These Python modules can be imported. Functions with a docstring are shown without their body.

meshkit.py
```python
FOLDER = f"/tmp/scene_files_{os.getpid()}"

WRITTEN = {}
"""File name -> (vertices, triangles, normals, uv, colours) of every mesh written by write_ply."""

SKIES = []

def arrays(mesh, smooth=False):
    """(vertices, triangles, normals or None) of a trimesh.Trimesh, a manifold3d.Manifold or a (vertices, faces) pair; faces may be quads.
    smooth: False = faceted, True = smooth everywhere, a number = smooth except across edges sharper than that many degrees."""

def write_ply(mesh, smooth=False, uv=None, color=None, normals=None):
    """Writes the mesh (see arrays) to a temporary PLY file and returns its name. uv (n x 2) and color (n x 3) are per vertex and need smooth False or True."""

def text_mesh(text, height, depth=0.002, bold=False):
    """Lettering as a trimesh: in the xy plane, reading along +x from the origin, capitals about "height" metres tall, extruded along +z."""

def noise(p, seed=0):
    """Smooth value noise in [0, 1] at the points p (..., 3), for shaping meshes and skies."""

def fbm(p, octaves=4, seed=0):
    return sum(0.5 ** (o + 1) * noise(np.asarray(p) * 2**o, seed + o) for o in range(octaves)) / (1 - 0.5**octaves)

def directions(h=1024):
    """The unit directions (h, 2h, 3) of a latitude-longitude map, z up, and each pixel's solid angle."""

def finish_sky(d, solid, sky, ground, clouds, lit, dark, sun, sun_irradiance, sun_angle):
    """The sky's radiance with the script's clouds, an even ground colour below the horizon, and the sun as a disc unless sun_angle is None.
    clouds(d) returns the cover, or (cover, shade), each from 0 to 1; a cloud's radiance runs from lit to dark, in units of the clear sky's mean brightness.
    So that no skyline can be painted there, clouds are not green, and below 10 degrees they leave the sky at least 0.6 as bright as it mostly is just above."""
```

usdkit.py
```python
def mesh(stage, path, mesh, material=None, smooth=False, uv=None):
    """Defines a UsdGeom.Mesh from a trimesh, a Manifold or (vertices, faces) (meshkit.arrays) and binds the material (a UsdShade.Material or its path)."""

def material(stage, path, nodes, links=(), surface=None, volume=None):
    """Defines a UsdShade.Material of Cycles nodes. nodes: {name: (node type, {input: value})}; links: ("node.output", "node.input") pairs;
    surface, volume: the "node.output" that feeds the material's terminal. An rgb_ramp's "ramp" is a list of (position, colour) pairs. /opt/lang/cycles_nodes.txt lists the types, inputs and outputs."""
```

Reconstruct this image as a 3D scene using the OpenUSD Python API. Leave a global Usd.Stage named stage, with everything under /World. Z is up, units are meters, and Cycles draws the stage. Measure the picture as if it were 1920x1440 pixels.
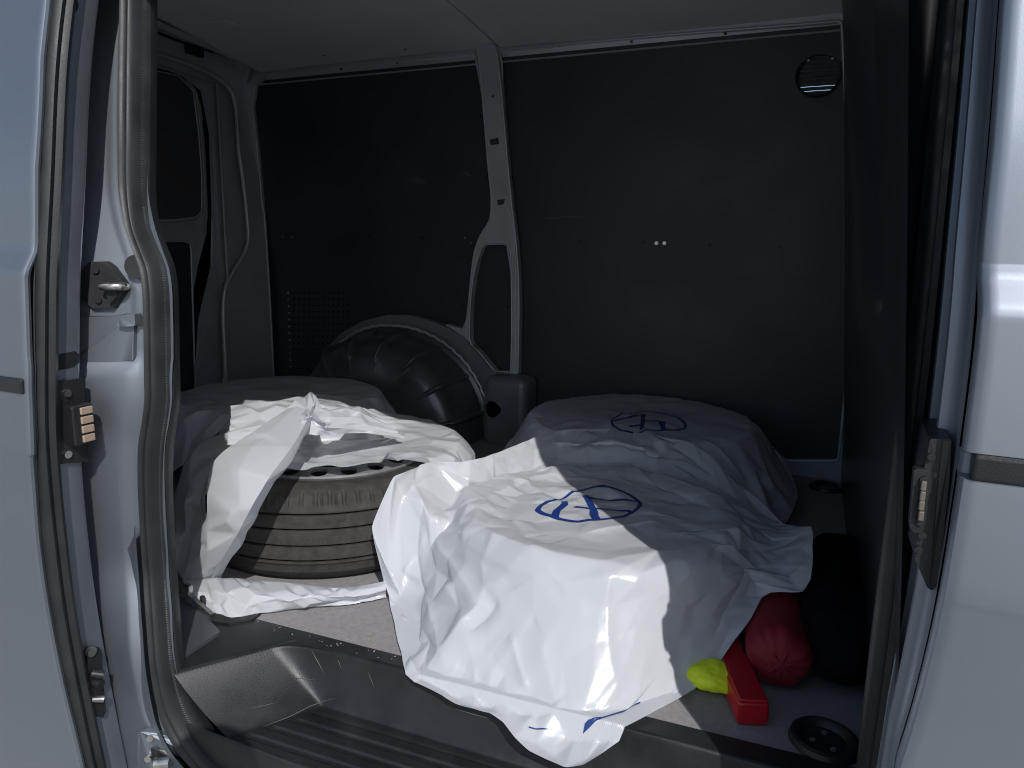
import math, random
import numpy as np, trimesh, usdkit, meshkit
import manifold3d as m3
import shapely
from shapely.geometry import Polygon, Point, LineString
from pxr import Usd, UsdGeom, UsdLux, UsdShade, Gf, Sdf, Vt

rng = np.random.default_rng(7)
random.seed(7)
stage = Usd.Stage.CreateInMemory()
UsdGeom.SetStageUpAxis(stage, UsdGeom.Tokens.z)
UsdGeom.SetStageMetersPerUnit(stage, 1.0)
UsdGeom.Xform.Define(stage, '/World')
UsdGeom.Scope.Define(stage, '/World/Looks')

# ------------------------------------------------------------------ camera, sky, sun
CAM = np.array([0.93, -0.73, 0.705])
YAW, PITCH, ROLL, FPX = 0.4086, 0.1894, 0.019, 1328.0
def cam_axes():
    f = np.array([-math.sin(YAW) * math.cos(PITCH), math.cos(YAW) * math.cos(PITCH), -math.sin(PITCH)])
    r = np.cross(f, [0, 0, 1]); r /= np.linalg.norm(r); u = np.cross(r, f)
    c, s = math.cos(ROLL), math.sin(ROLL)
    return c * r + s * u, -s * r + c * u, f
RT, UP, FW = cam_axes()
cam = UsdGeom.Camera.Define(stage, '/World/camera')
cam.AddTransformOp().Set(Gf.Matrix4d(*RT, 0, *UP, 0, *(-FW), 0, *CAM, 1))
cam.CreateHorizontalApertureAttr(36.0); cam.CreateVerticalApertureAttr(27.0)
cam.CreateFocalLengthAttr(36.0 * FPX / 1920); cam.CreateClippingRangeAttr(Gf.Vec2f(0.01, 1000))
cam.CreateExposureAttr(0.0)
SUN = np.array([0.468, -0.593, 0.656]); SUN /= np.linalg.norm(SUN)
sun = UsdLux.DistantLight.Define(stage, '/World/sun')
sun.CreateIntensityAttr(0.98); sun.CreateAngleAttr(0.5); sun.CreateColorAttr(Gf.Vec3f(1.0, 0.98, 0.95))
sun.GetPrim().CreateAttribute('inputs:normalize', Sdf.ValueTypeNames.Bool).Set(True)
sx = np.cross([0, 0, 1], SUN); sx /= np.linalg.norm(sx); sy = np.cross(SUN, sx)
sun.AddTransformOp().Set(Gf.Matrix4d(*sx, 0, *sy, 0, *SUN, 0, 0, 0, 0, 1))
sky = UsdLux.DomeLight.Define(stage, '/World/sky')
skym = usdkit.material(stage, '/World/Looks/sky_look', {
    'sky': ('sky_texture', {'sky_type': 'single_scattering', 'sun_disc': False, 'sun_elevation': math.asin(SUN[2]), 'sun_rotation': math.atan2(SUN[0], SUN[1])}),
    'tc': ('texture_coordinate', {}), 'mp': ('mapping', {'scale': (1.0, 1.0, 2.6)}), 'cn': ('noise_texture', {'scale': 2.3, 'detail': 7.0, 'roughness': 0.55, 'distortion': 0.4}),
    'cr': ('rgb_ramp', {'ramp': [(0.52, (0, 0, 0)), (0.70, (0.6, 0.6, 0.6))]}), 'hs': ('hsv', {'saturation': 0.12, 'value': 1.15}), 'mx': ('mix', {'mix_type': 'mix'}),
    'bg': ('background_shader', {'strength': 0.125})},
    [('tc.generated', 'mp.vector'), ('mp.vector', 'cn.vector'), ('cn.fac', 'cr.fac'), ('cr.color', 'mx.fac'), ('sky.color', 'mx.color1'), ('sky.color', 'hs.color'), ('hs.color', 'mx.color2'), ('mx.color', 'bg.color')], surface='bg.background')
UsdShade.MaterialBindingAPI.Apply(sky.GetPrim()).Bind(skym)
sky.GetPrim().SetCustomDataByKey('kind', 'structure')

# ------------------------------------------------------------------ helpers
def ray(px, py):
    return (px - 960) / FPX * RT - (py - 720) / FPX * UP + FW
def at(px, py, **k):
    "point of the plane x=, y= or z= constant that lies under a point of the photograph"
    d = ray(px, py); (ax, v), = k.items(); i = 'xyz'.index(ax)
    return CAM + d * (v - CAM[i]) / d[i]
def onto(px, py, fn):
    "the same for an upright surface y = fn(z)"
    y = 0.0
    for _ in range(30):
        p = at(px, py, y=y); y = 0.5 * y + 0.5 * float(fn(p[2]))
    return at(px, py, y=y)
LOOKS = {}
def mat(name, color, rough=0.5, metal=0.0, spec=0.5, coat=0.0, bump=None, var=None, extra=None, trans=0.0, clear=0.0):
    """principled material; bump = (scale, strength, distance), var = (scale, amount): cloudy colour variation"""
    n = {'g': ('geometry', {}), 'p': ('principled_bsdf', {'base_color': color, 'roughness': rough, 'metallic': metal, 'specular_ior_level': spec, 'coat_weight': coat, 'coat_roughness': 0.08})}
    l = []
    if var:
        sc, am = var
        n['vn'] = ('noise_texture', {'scale': sc, 'detail': 5.0, 'roughness': 0.6})
        n['vr'] = ('rgb_ramp', {'ramp': [(0.25, tuple(c * (1 - am) for c in color)), (0.75, tuple(min(1, c * (1 + am)) for c in color))]})
        l += [('g.position', 'vn.vector'), ('vn.fac', 'vr.fac'), ('vr.color', 'p.base_color')]
        n['rr'] = ('map_range', {'from_min': 0.3, 'from_max': 0.7, 'to_min': max(0.03, rough - 0.1), 'to_max': rough + 0.1, 'clamp': True})
        l += [('vn.fac', 'rr.value'), ('rr.result', 'p.roughness')]
    if bump:
        sc, st, di = bump
        n['bn'] = ('noise_texture', {'scale': sc, 'detail': 3.0, 'roughness': 0.6})
        n['b'] = ('bump', {'strength': st, 'distance': di})
        l += [('g.position', 'bn.vector'), ('bn.fac', 'b.height'), ('b.normal', 'p.normal')]
    surf = 'p.BSDF'
    if extra:
        extra(n, l)
    if trans:
        n['t'] = ('translucent_bsdf', {'color': color}); n['mt'] = ('mix_closure', {'fac': trans})
        l += [(surf, 'mt.closure1'), ('t.BSDF', 'mt.closure2')]; surf = 'mt.closure'
    if clear:
        n['c'] = ('transparent_bsdf', {'color': (0.93, 0.95, 1.0)}); n['mc'] = ('mix_closure', {'fac': clear})
        l += [(surf, 'mc.closure1'), ('c.BSDF', 'mc.closure2')]; surf = 'mc.closure'
    LOOKS[name] = usdkit.material(stage, '/World/Looks/' + name, n, l, surface=surf)
    return LOOKS[name]

USED = {}
def free(path):
    if path not in USED:
        USED[path] = 0; return path
    USED[path] += 1
    return '%s_%03d' % (path, USED[path])
def obj(name, mesh, m, parent=None, smooth=False, label=None):
    base = str(parent.GetPath()) if parent else '/World'
    p = usdkit.mesh(stage, free(base + '/' + name), mesh, LOOKS[m], smooth=smooth).GetPrim()
    if label: p.SetCustomDataByKey('label', label)
    return p
def thing(name, label, cat, loc=None, group=None):
    x = UsdGeom.Xform.Define(stage, free('/World/' + name))
    p = x.GetPrim(); p.SetCustomDataByKey('label', label); p.SetCustomDataByKey('category', cat)
    if group: p.SetCustomDataByKey('group', group)
    return p
def struct(name, mesh, m, smooth=False):
    p = obj(name, mesh, m, None, smooth); p.SetCustomDataByKey('kind', 'structure'); return p
cat = trimesh.util.concatenate
def T(v, f): return trimesh.Trimesh(np.asarray(v, float), np.asarray(f), process=False)
def grid_faces(n, m, wrap=False):
    i, j = np.meshgrid(np.arange(n - 1), np.arange(m if wrap else m - 1), indexing='ij'); j2 = (j + 1) % m
    a, b, c, d = i * m + j, i * m + j2, (i + 1) * m + j2, (i + 1) * m + j
    return np.vstack([np.stack([a, b, c], -1).reshape(-1, 3), np.stack([a, c, d], -1).reshape(-1, 3)])
def loft(rows, wrap=False, flip=False):
    "sheet through a list of equally long point rows"
    V = np.array(rows, float); f = grid_faces(V.shape[0], V.shape[1], wrap)
    return T(V.reshape(-1, 3), f[:, ::-1] if flip else f)
def resample(pts, n):
    pts = np.asarray(pts, float); d = np.r_[0, np.cumsum(np.linalg.norm(np.diff(pts, axis=0), axis=1))]
    t = np.linspace(0, d[-1], n); return np.stack([np.interp(t, d, pts[:, k]) for k in range(pts.shape[1])], 1)
def spline(pts, n):
    from scipy.interpolate import PchipInterpolator
    pts = np.asarray(pts, float); d = np.r_[0, np.cumsum(np.linalg.norm(np.diff(pts, axis=0), axis=1))]
    t = np.linspace(0, d[-1], n); return np.stack([PchipInterpolator(d, pts[:, k])(t) for k in range(pts.shape[1])], 1)
def box(lo, hi, r=0.0):
    lo, hi = np.minimum(lo, hi), np.maximum(lo, hi)
    if r <= 0:
        b = trimesh.creation.box(hi - lo); b.apply_translation((lo + hi) / 2); return b
    r = min(r, 0.49 * float((hi - lo).min())); s = m3.Manifold.sphere(r, 12)
    pts = [s.translate([(lo[0] + r, hi[0] - r)[i], (lo[1] + r, hi[1] - r)[j], (lo[2] + r, hi[2] - r)[k]]) for i in (0, 1) for j in (0, 1) for k in (0, 1)]
    return T(*meshkit.arrays(m3.Manifold.batch_hull(pts))[:2])
def frames(path):
    t = np.gradient(path, axis=0); t /= np.linalg.norm(t, axis=1, keepdims=True)
    ref = np.array([0, 1.0, 0]) if abs(t[:, 1]).mean() < 0.8 else np.array([0, 0, 1.0])
    a = np.cross(t, ref); a /= np.linalg.norm(a, axis=1, keepdims=True); b = np.cross(a, t)
    return t, a, b
def tube(path, r, k=10, prof=None):
    "round (or prof = [(a, b), ...] shaped) rod along a path with closed ends"
    path = np.asarray(path, float); t, a, b = frames(path)
    if prof is None:
        an = np.linspace(0, 2 * np.pi, k, endpoint=False); prof = np.stack([np.cos(an), np.sin(an)], 1)
    prof = np.asarray(prof, float); R = np.broadcast_to(np.asarray(r, float), len(path))
    V = path[:, None] + R[:, None, None] * (prof[None, :, :1] * a[:, None] + prof[None, :, 1:] * b[:, None])
    n, m = V.shape[:2]; f = grid_faces(n, m, True)
    V = np.vstack([V.reshape(-1, 3), path[0], path[-1]]); i = np.arange(m); j = (i + 1) % m
    f = np.vstack([f, np.stack([np.full(m, n * m), j, i], 1), np.stack([np.full(m, n * m + 1), (n - 1) * m + i, (n - 1) * m + j], 1)])
    return T(V, f)
def cyl(a, b, r, k=20):
    return tube(np.linspace(a, b, 2), r, k)
def disc_facing(c, n, r, h, k=24):
    n = np.asarray(n, float) / np.linalg.norm(n); c = np.asarray(c, float)
    m = trimesh.creation.cylinder(r, h, sections=k); m.apply_transform(trimesh.geometry.align_vectors([0, 0, 1], n)); m.apply_translation(c); return m
def lathe(prof, n=96):
    "turned about z; prof = [(r, z), ...]"
    prof = np.asarray(prof, float); an = np.linspace(0, 2 * np.pi, n, endpoint=False)
    V = np.stack([prof[:, None, 0] * np.cos(an), prof[:, None, 0] * np.sin(an), np.broadcast_to(prof[:, None, 1], (len(prof), n))], -1)
    return T(V.reshape(-1, 3), grid_faces(len(prof), n, True)[:, ::-1])
def prism_y(poly, depth, fy=None, seg=0.02, y0=0.0):
    "shapely polygon in (x, z), thickness depth towards +y from y0 (+ fy(z))"
    if seg: poly = poly.segmentize(seg)
    m = trimesh.creation.extrude_polygon(poly, depth, engine='earcut') if not seg else None
    if seg:
        # cut into horizontal bands so that the sheet can follow a curved wall
        z0, z1 = poly.bounds[1], poly.bounds[3]; k = max(1, int((z1 - z0) / 0.08)); parts = []
        for i in range(k):
            b = poly.intersection(shapely.box(-9, z0 + (z1 - z0) * i / k, 9, z0 + (z1 - z0) * (i + 1) / k))
            for g in getattr(b, 'geoms', [b]):
                if g.geom_type == 'Polygon' and g.area > 1e-7: parts.append(trimesh.creation.extrude_polygon(g, depth, engine='earcut'))
        m = cat(parts)
    v = m.vertices.copy(); x, z, d = v[:, 0], v[:, 1], v[:, 2]
    y = y0 + d + (fy(z) if fy else 0)
    m = T(np.stack([x, y, z], 1), m.faces[:, ::-1]); return m
def rounded(poly, r): return poly.buffer(-r).buffer(2 * r).buffer(-r)

# ------------------------------------------------------------------ materials
def flakes(n, l):
    n['fl'] = ('noise_texture', {'scale': 900.0, 'detail': 1.0}); n['fb'] = ('bump', {'strength': 0.05, 'distance': 0.001})
    l += [('g.position', 'fl.vector'), ('fl.fac', 'fb.height'), ('fb.normal', 'p.normal')]
mat('silver_paint', (0.235, 0.26, 0.295), 0.49, 0.9, coat=0.15, extra=flakes, var=(1.5, 0.04))
mat('primer_paint', (0.47, 0.50, 0.55), 0.42, 0.45, coat=0.15, var=(7.0, 0.12))
mat('black_ply', (0.029, 0.034, 0.043), 0.5, spec=0.5, var=(3.0, 0.35), bump=(400, 0.15, 0.001))
mat('rubber', (0.018, 0.019, 0.022), 0.5, spec=0.4, bump=(220, 0.25, 0.001), var=(14, 0.25))
mat('dark_rubber', (0.008, 0.008, 0.009), 0.5, var=(30, 0.3))
mat('window_grey', (0.07, 0.073, 0.08), 0.7)
mat('arch_paint', (0.09, 0.098, 0.112), 0.33, 0.35, coat=0.2, var=(11, 0.25))
mat('partition_plastic', (0.0055, 0.0065, 0.009), 0.30, spec=0.55)
mat('black_plastic', (0.012, 0.012, 0.014), 0.42, bump=(600, 0.1, 0.0005))
mat('step_plastic', (0.0125, 0.0135, 0.016), 0.40, spec=0.4, bump=(700, 0.45, 0.0008), var=(13, 0.45))
mat('flange_paint', (0.20, 0.21, 0.235), 0.42, 0.4, var=(9, 0.15))
mat('scratch', (0.10, 0.10, 0.105), 0.6)
mat('roof_lining', (0.60, 0.60, 0.60), 0.9, var=(4, 0.08))
mat('floor_mat', (0.225, 0.215, 0.218), 0.75, spec=0.3, bump=(350, 0.5, 0.0015), var=(90, 0.16))
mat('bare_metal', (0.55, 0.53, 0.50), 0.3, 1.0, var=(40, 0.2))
mat('copper', (0.50, 0.38, 0.29), 0.45, 0.5)
mat('dull_contact', (0.16, 0.14, 0.12), 0.5, 0.4)
def crinkle(n, l):
    n['q1'] = ('noise_texture', {'scale': 7.0, 'detail': 2.0}); n['qm'] = ('mix_vector', {'fac': 0.12}); n['q2'] = ('voronoi_texture', {'scale': 15.0, 'feature': 'f1', 'metric': 'manhattan', 'detail': 2.0, 'roughness': 0.5})
    n['q3'] = ('bump', {'strength': 0.05, 'distance': 0.008})
    l += [('g.position', 'q1.vector'), ('g.position', 'qm.a'), ('q1.color', 'qm.b'), ('qm.result', 'q2.vector'), ('q2.distance', 'q3.height'), ('q3.normal', 'p.normal')]
mat('film', (0.62, 0.645, 0.685), 0.22, spec=0.6, trans=0.26, clear=0.05, extra=crinkle)
mat('thin_film', (0.72, 0.75, 0.80), 0.20, spec=0.6, trans=0.25, clear=0.08, extra=crinkle)
mat('ink', (0.012, 0.035, 0.17), 0.4)
mat('tyre_rubber', (0.040, 0.0385, 0.037), 0.85, spec=0.25, var=(45, 0.4), bump=(180, 0.5, 0.002))
mat('steel_wheel', (0.17, 0.17, 0.175), 0.5, 0.3, var=(30, 0.3))
mat('red_cloth', (0.19, 0.007, 0.014), 0.7, bump=(160, 0.5, 0.002), var=(20, 0.15))
mat('red_plastic', (0.33, 0.007, 0.014), 0.32)
mat('yellow_cloth', (0.62, 0.78, 0.02), 0.6, bump=(120, 0.4, 0.002))
mat('dark_cloth', (0.007, 0.007, 0.008), 1.0, spec=0.05)
mat('asphalt', (0.34, 0.335, 0.325), 0.9, bump=(300, 0.6, 0.004), var=(3, 0.12))
mat('skin', (0.45, 0.28, 0.2), 0.5)
mat('denim', (0.05, 0.07, 0.13), 0.85)
mat('jacket', (0.08, 0.08, 0.09), 0.8)
mat('hair', (0.03, 0.02, 0.015), 0.6)

# ------------------------------------------------------------------ shape of the van side
ZB = np.array([-.50, -.40, -.30, -.15, 0, .2, .395, .405, .5, .655, .663, .688, .70, .8, .95, 1.1, 1.25, 1.40])
YB = np.array([.05, .02, .002, -.012, -.020, -.028, -.036, -.037, -.033, -.023, -.021, -.006, -.003, .006, .030, .066, .115, .20])
def y_out(z): return np.interp(z, ZB, YB)
ZS = np.array([-.50, -.30, -.15, 0, .2, .4, .6, .8, .95, 1.1, 1.25, 1.40]); YS = np.array([.03, -.0, -.012, -.02, -.028, -.034, -.022, .006, .03, .066, .115, .2])
from scipy.interpolate import PchipInterpolator
y_s = PchipInterpolator(ZS, YS, extrapolate=True)
def y_w(z):
    z = np.asarray(z, float); return 1.67 - 0.115 * np.clip((z - 0.5) / 0.86, 0, 1) ** 1.5
ZROOF = 1.36
def roof_z(y): return ZROOF + 0.05 * np.sin(np.pi * np.clip((np.asarray(y) - 0.12) / 1.44, 0, 1))

ground_v = np.array([[-60, -60, -.62], [60, -60, -.62], [60, 60, -.62], [-60, 60, -.62]])
struct('ground', T(ground_v, [[0, 1, 2], [0, 2, 3]]), 'asphalt')

van = thing('cargo_van', 'silver panel van with open sliding door and black lined load space', 'van')

# ---- outer shell
zz = np.linspace(-.45, 1.40, 75)
def edge_curve(pix, off, z=zz, fn=y_s):
    P = np.array([onto(px, py, lambda q: fn(q) + off) for px, py in pix]); o = np.argsort(P[:, 2]); P = P[o]
    x = PchipInterpolator(P[:, 2], P[:, 0], extrapolate=False)(np.clip(z, P[0, 2], P[-1, 2]))
    return x
R_EDGE = [(1880, 0), (1862, 250), (1842, 480), (1838, 560), (1825, 700), (1803, 870), (1790, 960), (1762, 1130), (1724, 1300), (1682, 1440)]
xe = edge_curve(R_EDGE, 0.0)
# front door: skin, turned edge, inner return
zf = np.unique(np.concatenate([zz, [.655, .658, .662, .6655, .670, .680, .686, .6895, .694, .699, .395, .40, .405, .512, .515, .518, .536, .539, .542]]))
xef = np.interp(zf, zz, xe); yf = y_out(zf) - 0.010 * ((zf > .515) & (zf < .539)) * -1
fd = [np.stack([np.full_like(zf, x), yf, zf], 1) for x in (2.2, 1.8, 1.5, 1.25)] + [np.stack([xef + d, yf + e, zf], 1) for d, e in ((.014, 0), (.008, .0004), (.003, .002), (.0006, .006), (0, .012), (.001, .020))]
door2 = obj('front_door', loft(fd), 'silver_paint', van, 40, label='closed silver front door beyond the door opening')
obj('rubbing_strip', box([1.062, y_out(.527) - .004, .5155], [2.2, y_out(.527) + .02, .5385], .003), 'step_plastic', door2)
# B-pillar jamb: silver with two ridges
def pil(pix, off): return edge_curve(pix, off)
b_edge = [(1812, 0), (1797, 180), (1766, 500), (1745, 700), (1722, 900), (1700, 1080), (1669, 1300), (1646, 1440)]
xb = pil(b_edge, .14)
def mixx(t): return xe * (1 - t) + xb * t
ybase = y_s(zz)
prof = [(0.004, .021, 0), (.10, .024, 0), (.2, .027, .004), (.32, .032, .008), (.40, .035, .002), (.45, .036, -.006), (.50, .038, -.006), (.56, .044, .004), (.66, .049, .005), (.72, .049, -.004), (.77, .050, -.005), (.83, .056, .005), (1.0, .056, .006)]
obj('pillar_jamb', loft([np.stack([mixx(t) + dx * .8, ybase + .02 + (dy - .021) * 3.4, zz], 1) for t, dy, dx in prof], flip=False), 'silver_paint', van, 40)
# black rubber and trim on the inside of that pillar
a_edge = [(1760, 0), (1735, 250), (1715, 480), (1690, 700), (1668, 900), (1640, 1130), (1605, 1440)]
xa = pil(a_edge, .17)
prof = [(0, .056, .006), (0.02, .054, .0), (.12, .050, 0), (.3, .052, -.002), (.42, .060, .003), (.5, .066, .004), (.6, .066, -.001), (.8, .073, -.003), (.95, .081, -.001), (1, .086, 0), (1.0, .10, .006), (.8, .16, .03)]
obj('pillar_seal', loft([np.stack([xb * (1 - t) + xa * t + dx, ybase + dy + .084, zz], 1) for t, dy, dx in prof]), 'dark_rubber', van, 50)
# door opening header and roof skin (above the frame), sill below
xs2 = np.linspace(-1.35, 2.2, 30)
hd = [(.20, 1.41), (.115, 1.25), (.075, 1.15), (.085, 1.14), (.13, 1.15), (.16, 1.20), (.15, 1.34), (.22, 1.352)]
obj('opening_header', loft([np.stack([xs2, np.full_like(xs2, y), np.full_like(xs2, z)], 1) for y, z in hd]), 'silver_paint', van, 30)
rf = [(.20, 1.41), (.26, 1.445), (.5, 1.49), (.85, 1.50), (1.2, 1.49), (1.5, 1.445), (1.6, 1.40), (1.68, 1.25), (1.76, .9), (1.79, .5), (1.79, .1), (1.77, -.3), (1.72, -.45)]
xs3 = np.array([-1.45, 2.2]); xv, zv = 0.862, 1.205
shell = loft([np.stack([xs3, np.full_like(xs3, y), np.full_like(xs3, z)], 1) for y, z in rf])
hole = m3.Manifold.cylinder(0.4, 0.06, 0.06, 32).rotate([-90, 0, 0]).translate([xv, 1.5, zv])
def skin_to_solid(m, d):
    v = np.asarray(m.vertices); n = trimesh.Trimesh(v, m.faces, process=False).vertex_normals; k = len(v)
    e = trimesh.Trimesh(v, m.faces, process=False); ed = e.edges_sorted; u, c = np.unique(ed, axis=0, return_counts=True); b = set(map(tuple, u[c == 1])); q = []
    for (i, j) in e.edges:
        if (min(i, j), max(i, j)) in b: q += [[j, i, i + k], [j, i + k, j + k]]
    return T(np.vstack([v, v - n * d]), np.vstack([m.faces, m.faces[:, ::-1] + k, np.array(q)]))
def cut(m, holes, d=0.004):
    s = skin_to_solid(m, d); s = m3.Manifold(m3.Mesh(vert_properties=np.asarray(s.vertices, np.float32), tri_verts=np.asarray(s.faces, np.uint32)))
    if s.is_empty(): print('cut failed'); return m
    for h in holes: s = s - h
    return T(*meshkit.arrays(s)[:2])
obj('roof_and_far_side', cut(shell, [hole]), 'silver_paint', van)
obj('underbody', box([-1.45, .06, -.45], [2.2, 1.72, -.30]), 'dark_rubber', van)
obj('rear_end', box([-1.47, .05, -.45], [-1.40, 1.76, 1.52]), 'silver_paint', van)

# ---- load floor, left of the step and behind it
SILL = [(-.02, .205), (.011, .205), (.40, .220), (.822, .241), (1.12, .256)]
def sill_y(x): return np.interp(x, [p[0] for p in SILL], [p[1] for p in SILL])
fx = np.linspace(-1.36, 1.10, 42)
floor_poly = Polygon([(-1.36, .06), (-.07, .06), (-.03, .10), (.0, .205)] + SILL[1:] + [(1.12, 1.69), (-1.36, 1.69)])
fl = trimesh.creation.extrude_polygon(floor_poly, .02, engine='earcut'); fl.apply_translation([0, 0, -.02])
obj('load_floor', fl, 'floor_mat', van)
# ---- step well: one pressed plastic tray
def step_z(x, y):
    # distance to the inner outline of the well
    pts = [(-.055, -.06), (.112, .186), (1.3, .226), (1.3, -.5), (-.3, -.5)]
    poly = Polygon(pts); poly = poly.buffer(-.02).buffer(.02); P = shapely.points(x, y); d = shapely.distance(poly.boundary, P) * np.where(shapely.contains(poly, P), 1, -1)
    # wall profile: steep at the back, a wide cove on the left
    dl = ((x - .112) * .827 - (y - .186) * .562); db = (.186 + .0337 * (x - .112) - y)
    u, w_ = np.clip(dl / .092, 0, 1), np.clip(db / .036, 0, 1)
    k = 1 - np.sqrt(np.minimum(1, (1 - u) ** 2.2 + (1 - w_) ** 2.6))
    prof = np.where(d > 0, -.086 * np.clip(k, 0, 1) ** .85, 0)
    bevel = -.003 * np.clip((d + .004) / .004, 0, 1)
    return np.minimum(prof, bevel * (d > -.004)), d
sx_ = np.concatenate([np.linspace(-.10, .26, 110), np.linspace(.27, 1.10, 110)]); sy_ = np.concatenate([np.linspace(.024, .045, 10, endpoint=False), np.linspace(.045, .215, 110)])
gx, gy = np.meshgrid(sx_, sy_, indexing='ij'); gyy = gy + (sill_y(gx) - .205) * np.clip(gy / .205, 0, 1)
zst, dst = step_z(gx.ravel(), gyy.ravel()); zst = zst.reshape(gx.shape); dst = dst.reshape(gx.shape)
inside = np.clip((np.minimum((gx - .112) * .827 - (gyy - .186) * .562 - .060, .186 + .0337 * (gx - .112) - gyy - .012) - .036) / .012, 0, 1)
v_ = gyy - .045 * gx
rib = np.clip(np.sin(v_ * 2 * np.pi / .030) * 2.2 - .5, 0, 1)
zst = zst + -.0035 * rib * inside * 1.0 + .004
step = loft(np.stack([gx, gyy, zst], -1))
keep = gyy.ravel()[step.faces].mean(1) > -.02
lim = gx.ravel()[step.faces].mean(1) > -.06
if 0: lim = (gx.ravel()[step.faces].mean(1) + (.205 - gyy.ravel()[step.faces].mean(1)) * .08) > -.035
step = T(step.vertices, step.faces[keep & lim])
obj('step_tray', step, 'step_plastic', van, 35)
from scipy.interpolate import RegularGridInterpolator, griddata
def tray_pt(px, py):
    z = -.04
    for _ in range(40):
        p = at(px, py, z=z); zt, _d = step_z(np.array([p[0]]), np.array([p[1]])); z = .6 * z + .4 * (float(zt[0]) + .004)
    return at(px, py, z=z) + [0, 0, .0012]
for pix, w in (([(583, 1218), (596, 1242), (608, 1266)], .0007), ([(492, 1364), (540, 1346), (590, 1322), (628, 1310)], .0007), ([(628, 1222), (640, 1256)], .0005), ([(690, 1262), (702, 1290)], .0005), ([(540, 1270), (590, 1276)], .0004), ([(470, 1330), (520, 1318)], .0004), ([(850, 1330), (930, 1352)], .0005)):
    q = spline(np.array([tray_pt(a, b) for a, b in pix]), 14); obj('scratch', tube(q, w * np.sin(np.linspace(.15, np.pi - .15, 14)), 5), 'scratch', van)
rx = np.linspace(-.03, 1.1, 40); obj('tray_riser', loft([np.stack([rx, np.full(40, y), np.full(40, z)], 1) for y, z in ((.026, -.0835), (.0215, -.088), (.022, -.12), (.03, -.2), (.05, -.34))], flip=True), 'step_plastic', van, 50)
# body coloured corner plate left of the tray
cp = np.array([at(350, 1120, z=.006), at(412, 1188, z=.006), at(345, 1232, z=.006), at(322, 1240, z=.006), at(318, 1110, z=.006)])
cpm = trimesh.creation.extrude_polygon(Polygon(cp[:, :2]).buffer(.001), .006, engine='earcut'); cpm.apply_translation([0, 0, .004])
obj('corner_plate', cpm, 'silver_paint', van)
obj('sill_skin', loft([np.stack([xs2, y_out(z) + 0 * xs2 + o, 0 * xs2 + z], 1) for z, o in ((-.50, 0), (-.40, 0), (-.34, .004), (-.325, .02), (-.32, .05), (-.27, .06), (-.25, .08))], flip=True), 'silver_paint', van, 40)

def sm(z): t = np.clip(np.asarray(z, float) / .2, 0, 1); return t * t * (3 - 2 * t)
# ---- opening seal, left side, with its two kinks and the round lower corner
S_IN = [(278, -60), (277, 100), (276, 250), (275, 350), (281, 420), (297, 465), (312, 505), (318, 560), (320, 650), (322, 740), (317, 790), (311, 830), (308, 900), (310, 980), (315, 1060), (322, 1160), (331, 1250), (346, 1310), (372, 1365), (420, 1425), (480, 1475), (560, 1520)]
S_OUT = [(229, -60), (226, 100), (224, 250), (226, 350), (238, 420), (254, 470), (268, 515), (272, 560), (274, 650), (275, 740), (270, 790), (263, 830), (262, 900), (266, 980), (271, 1060), (278, 1160), (288, 1270), (302, 1340), (332, 1402), (385, 1460), (450, 1515), (530, 1570)]
pin_ = np.array([onto(a, b, lambda z: y_s(z) + .050 + .035 * sm(z)) for a, b in S_IN]); pout = np.array([onto(a, b, lambda z: y_s(z) + .027 + .035 * sm(z)) for a, b in S_OUT])
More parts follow.
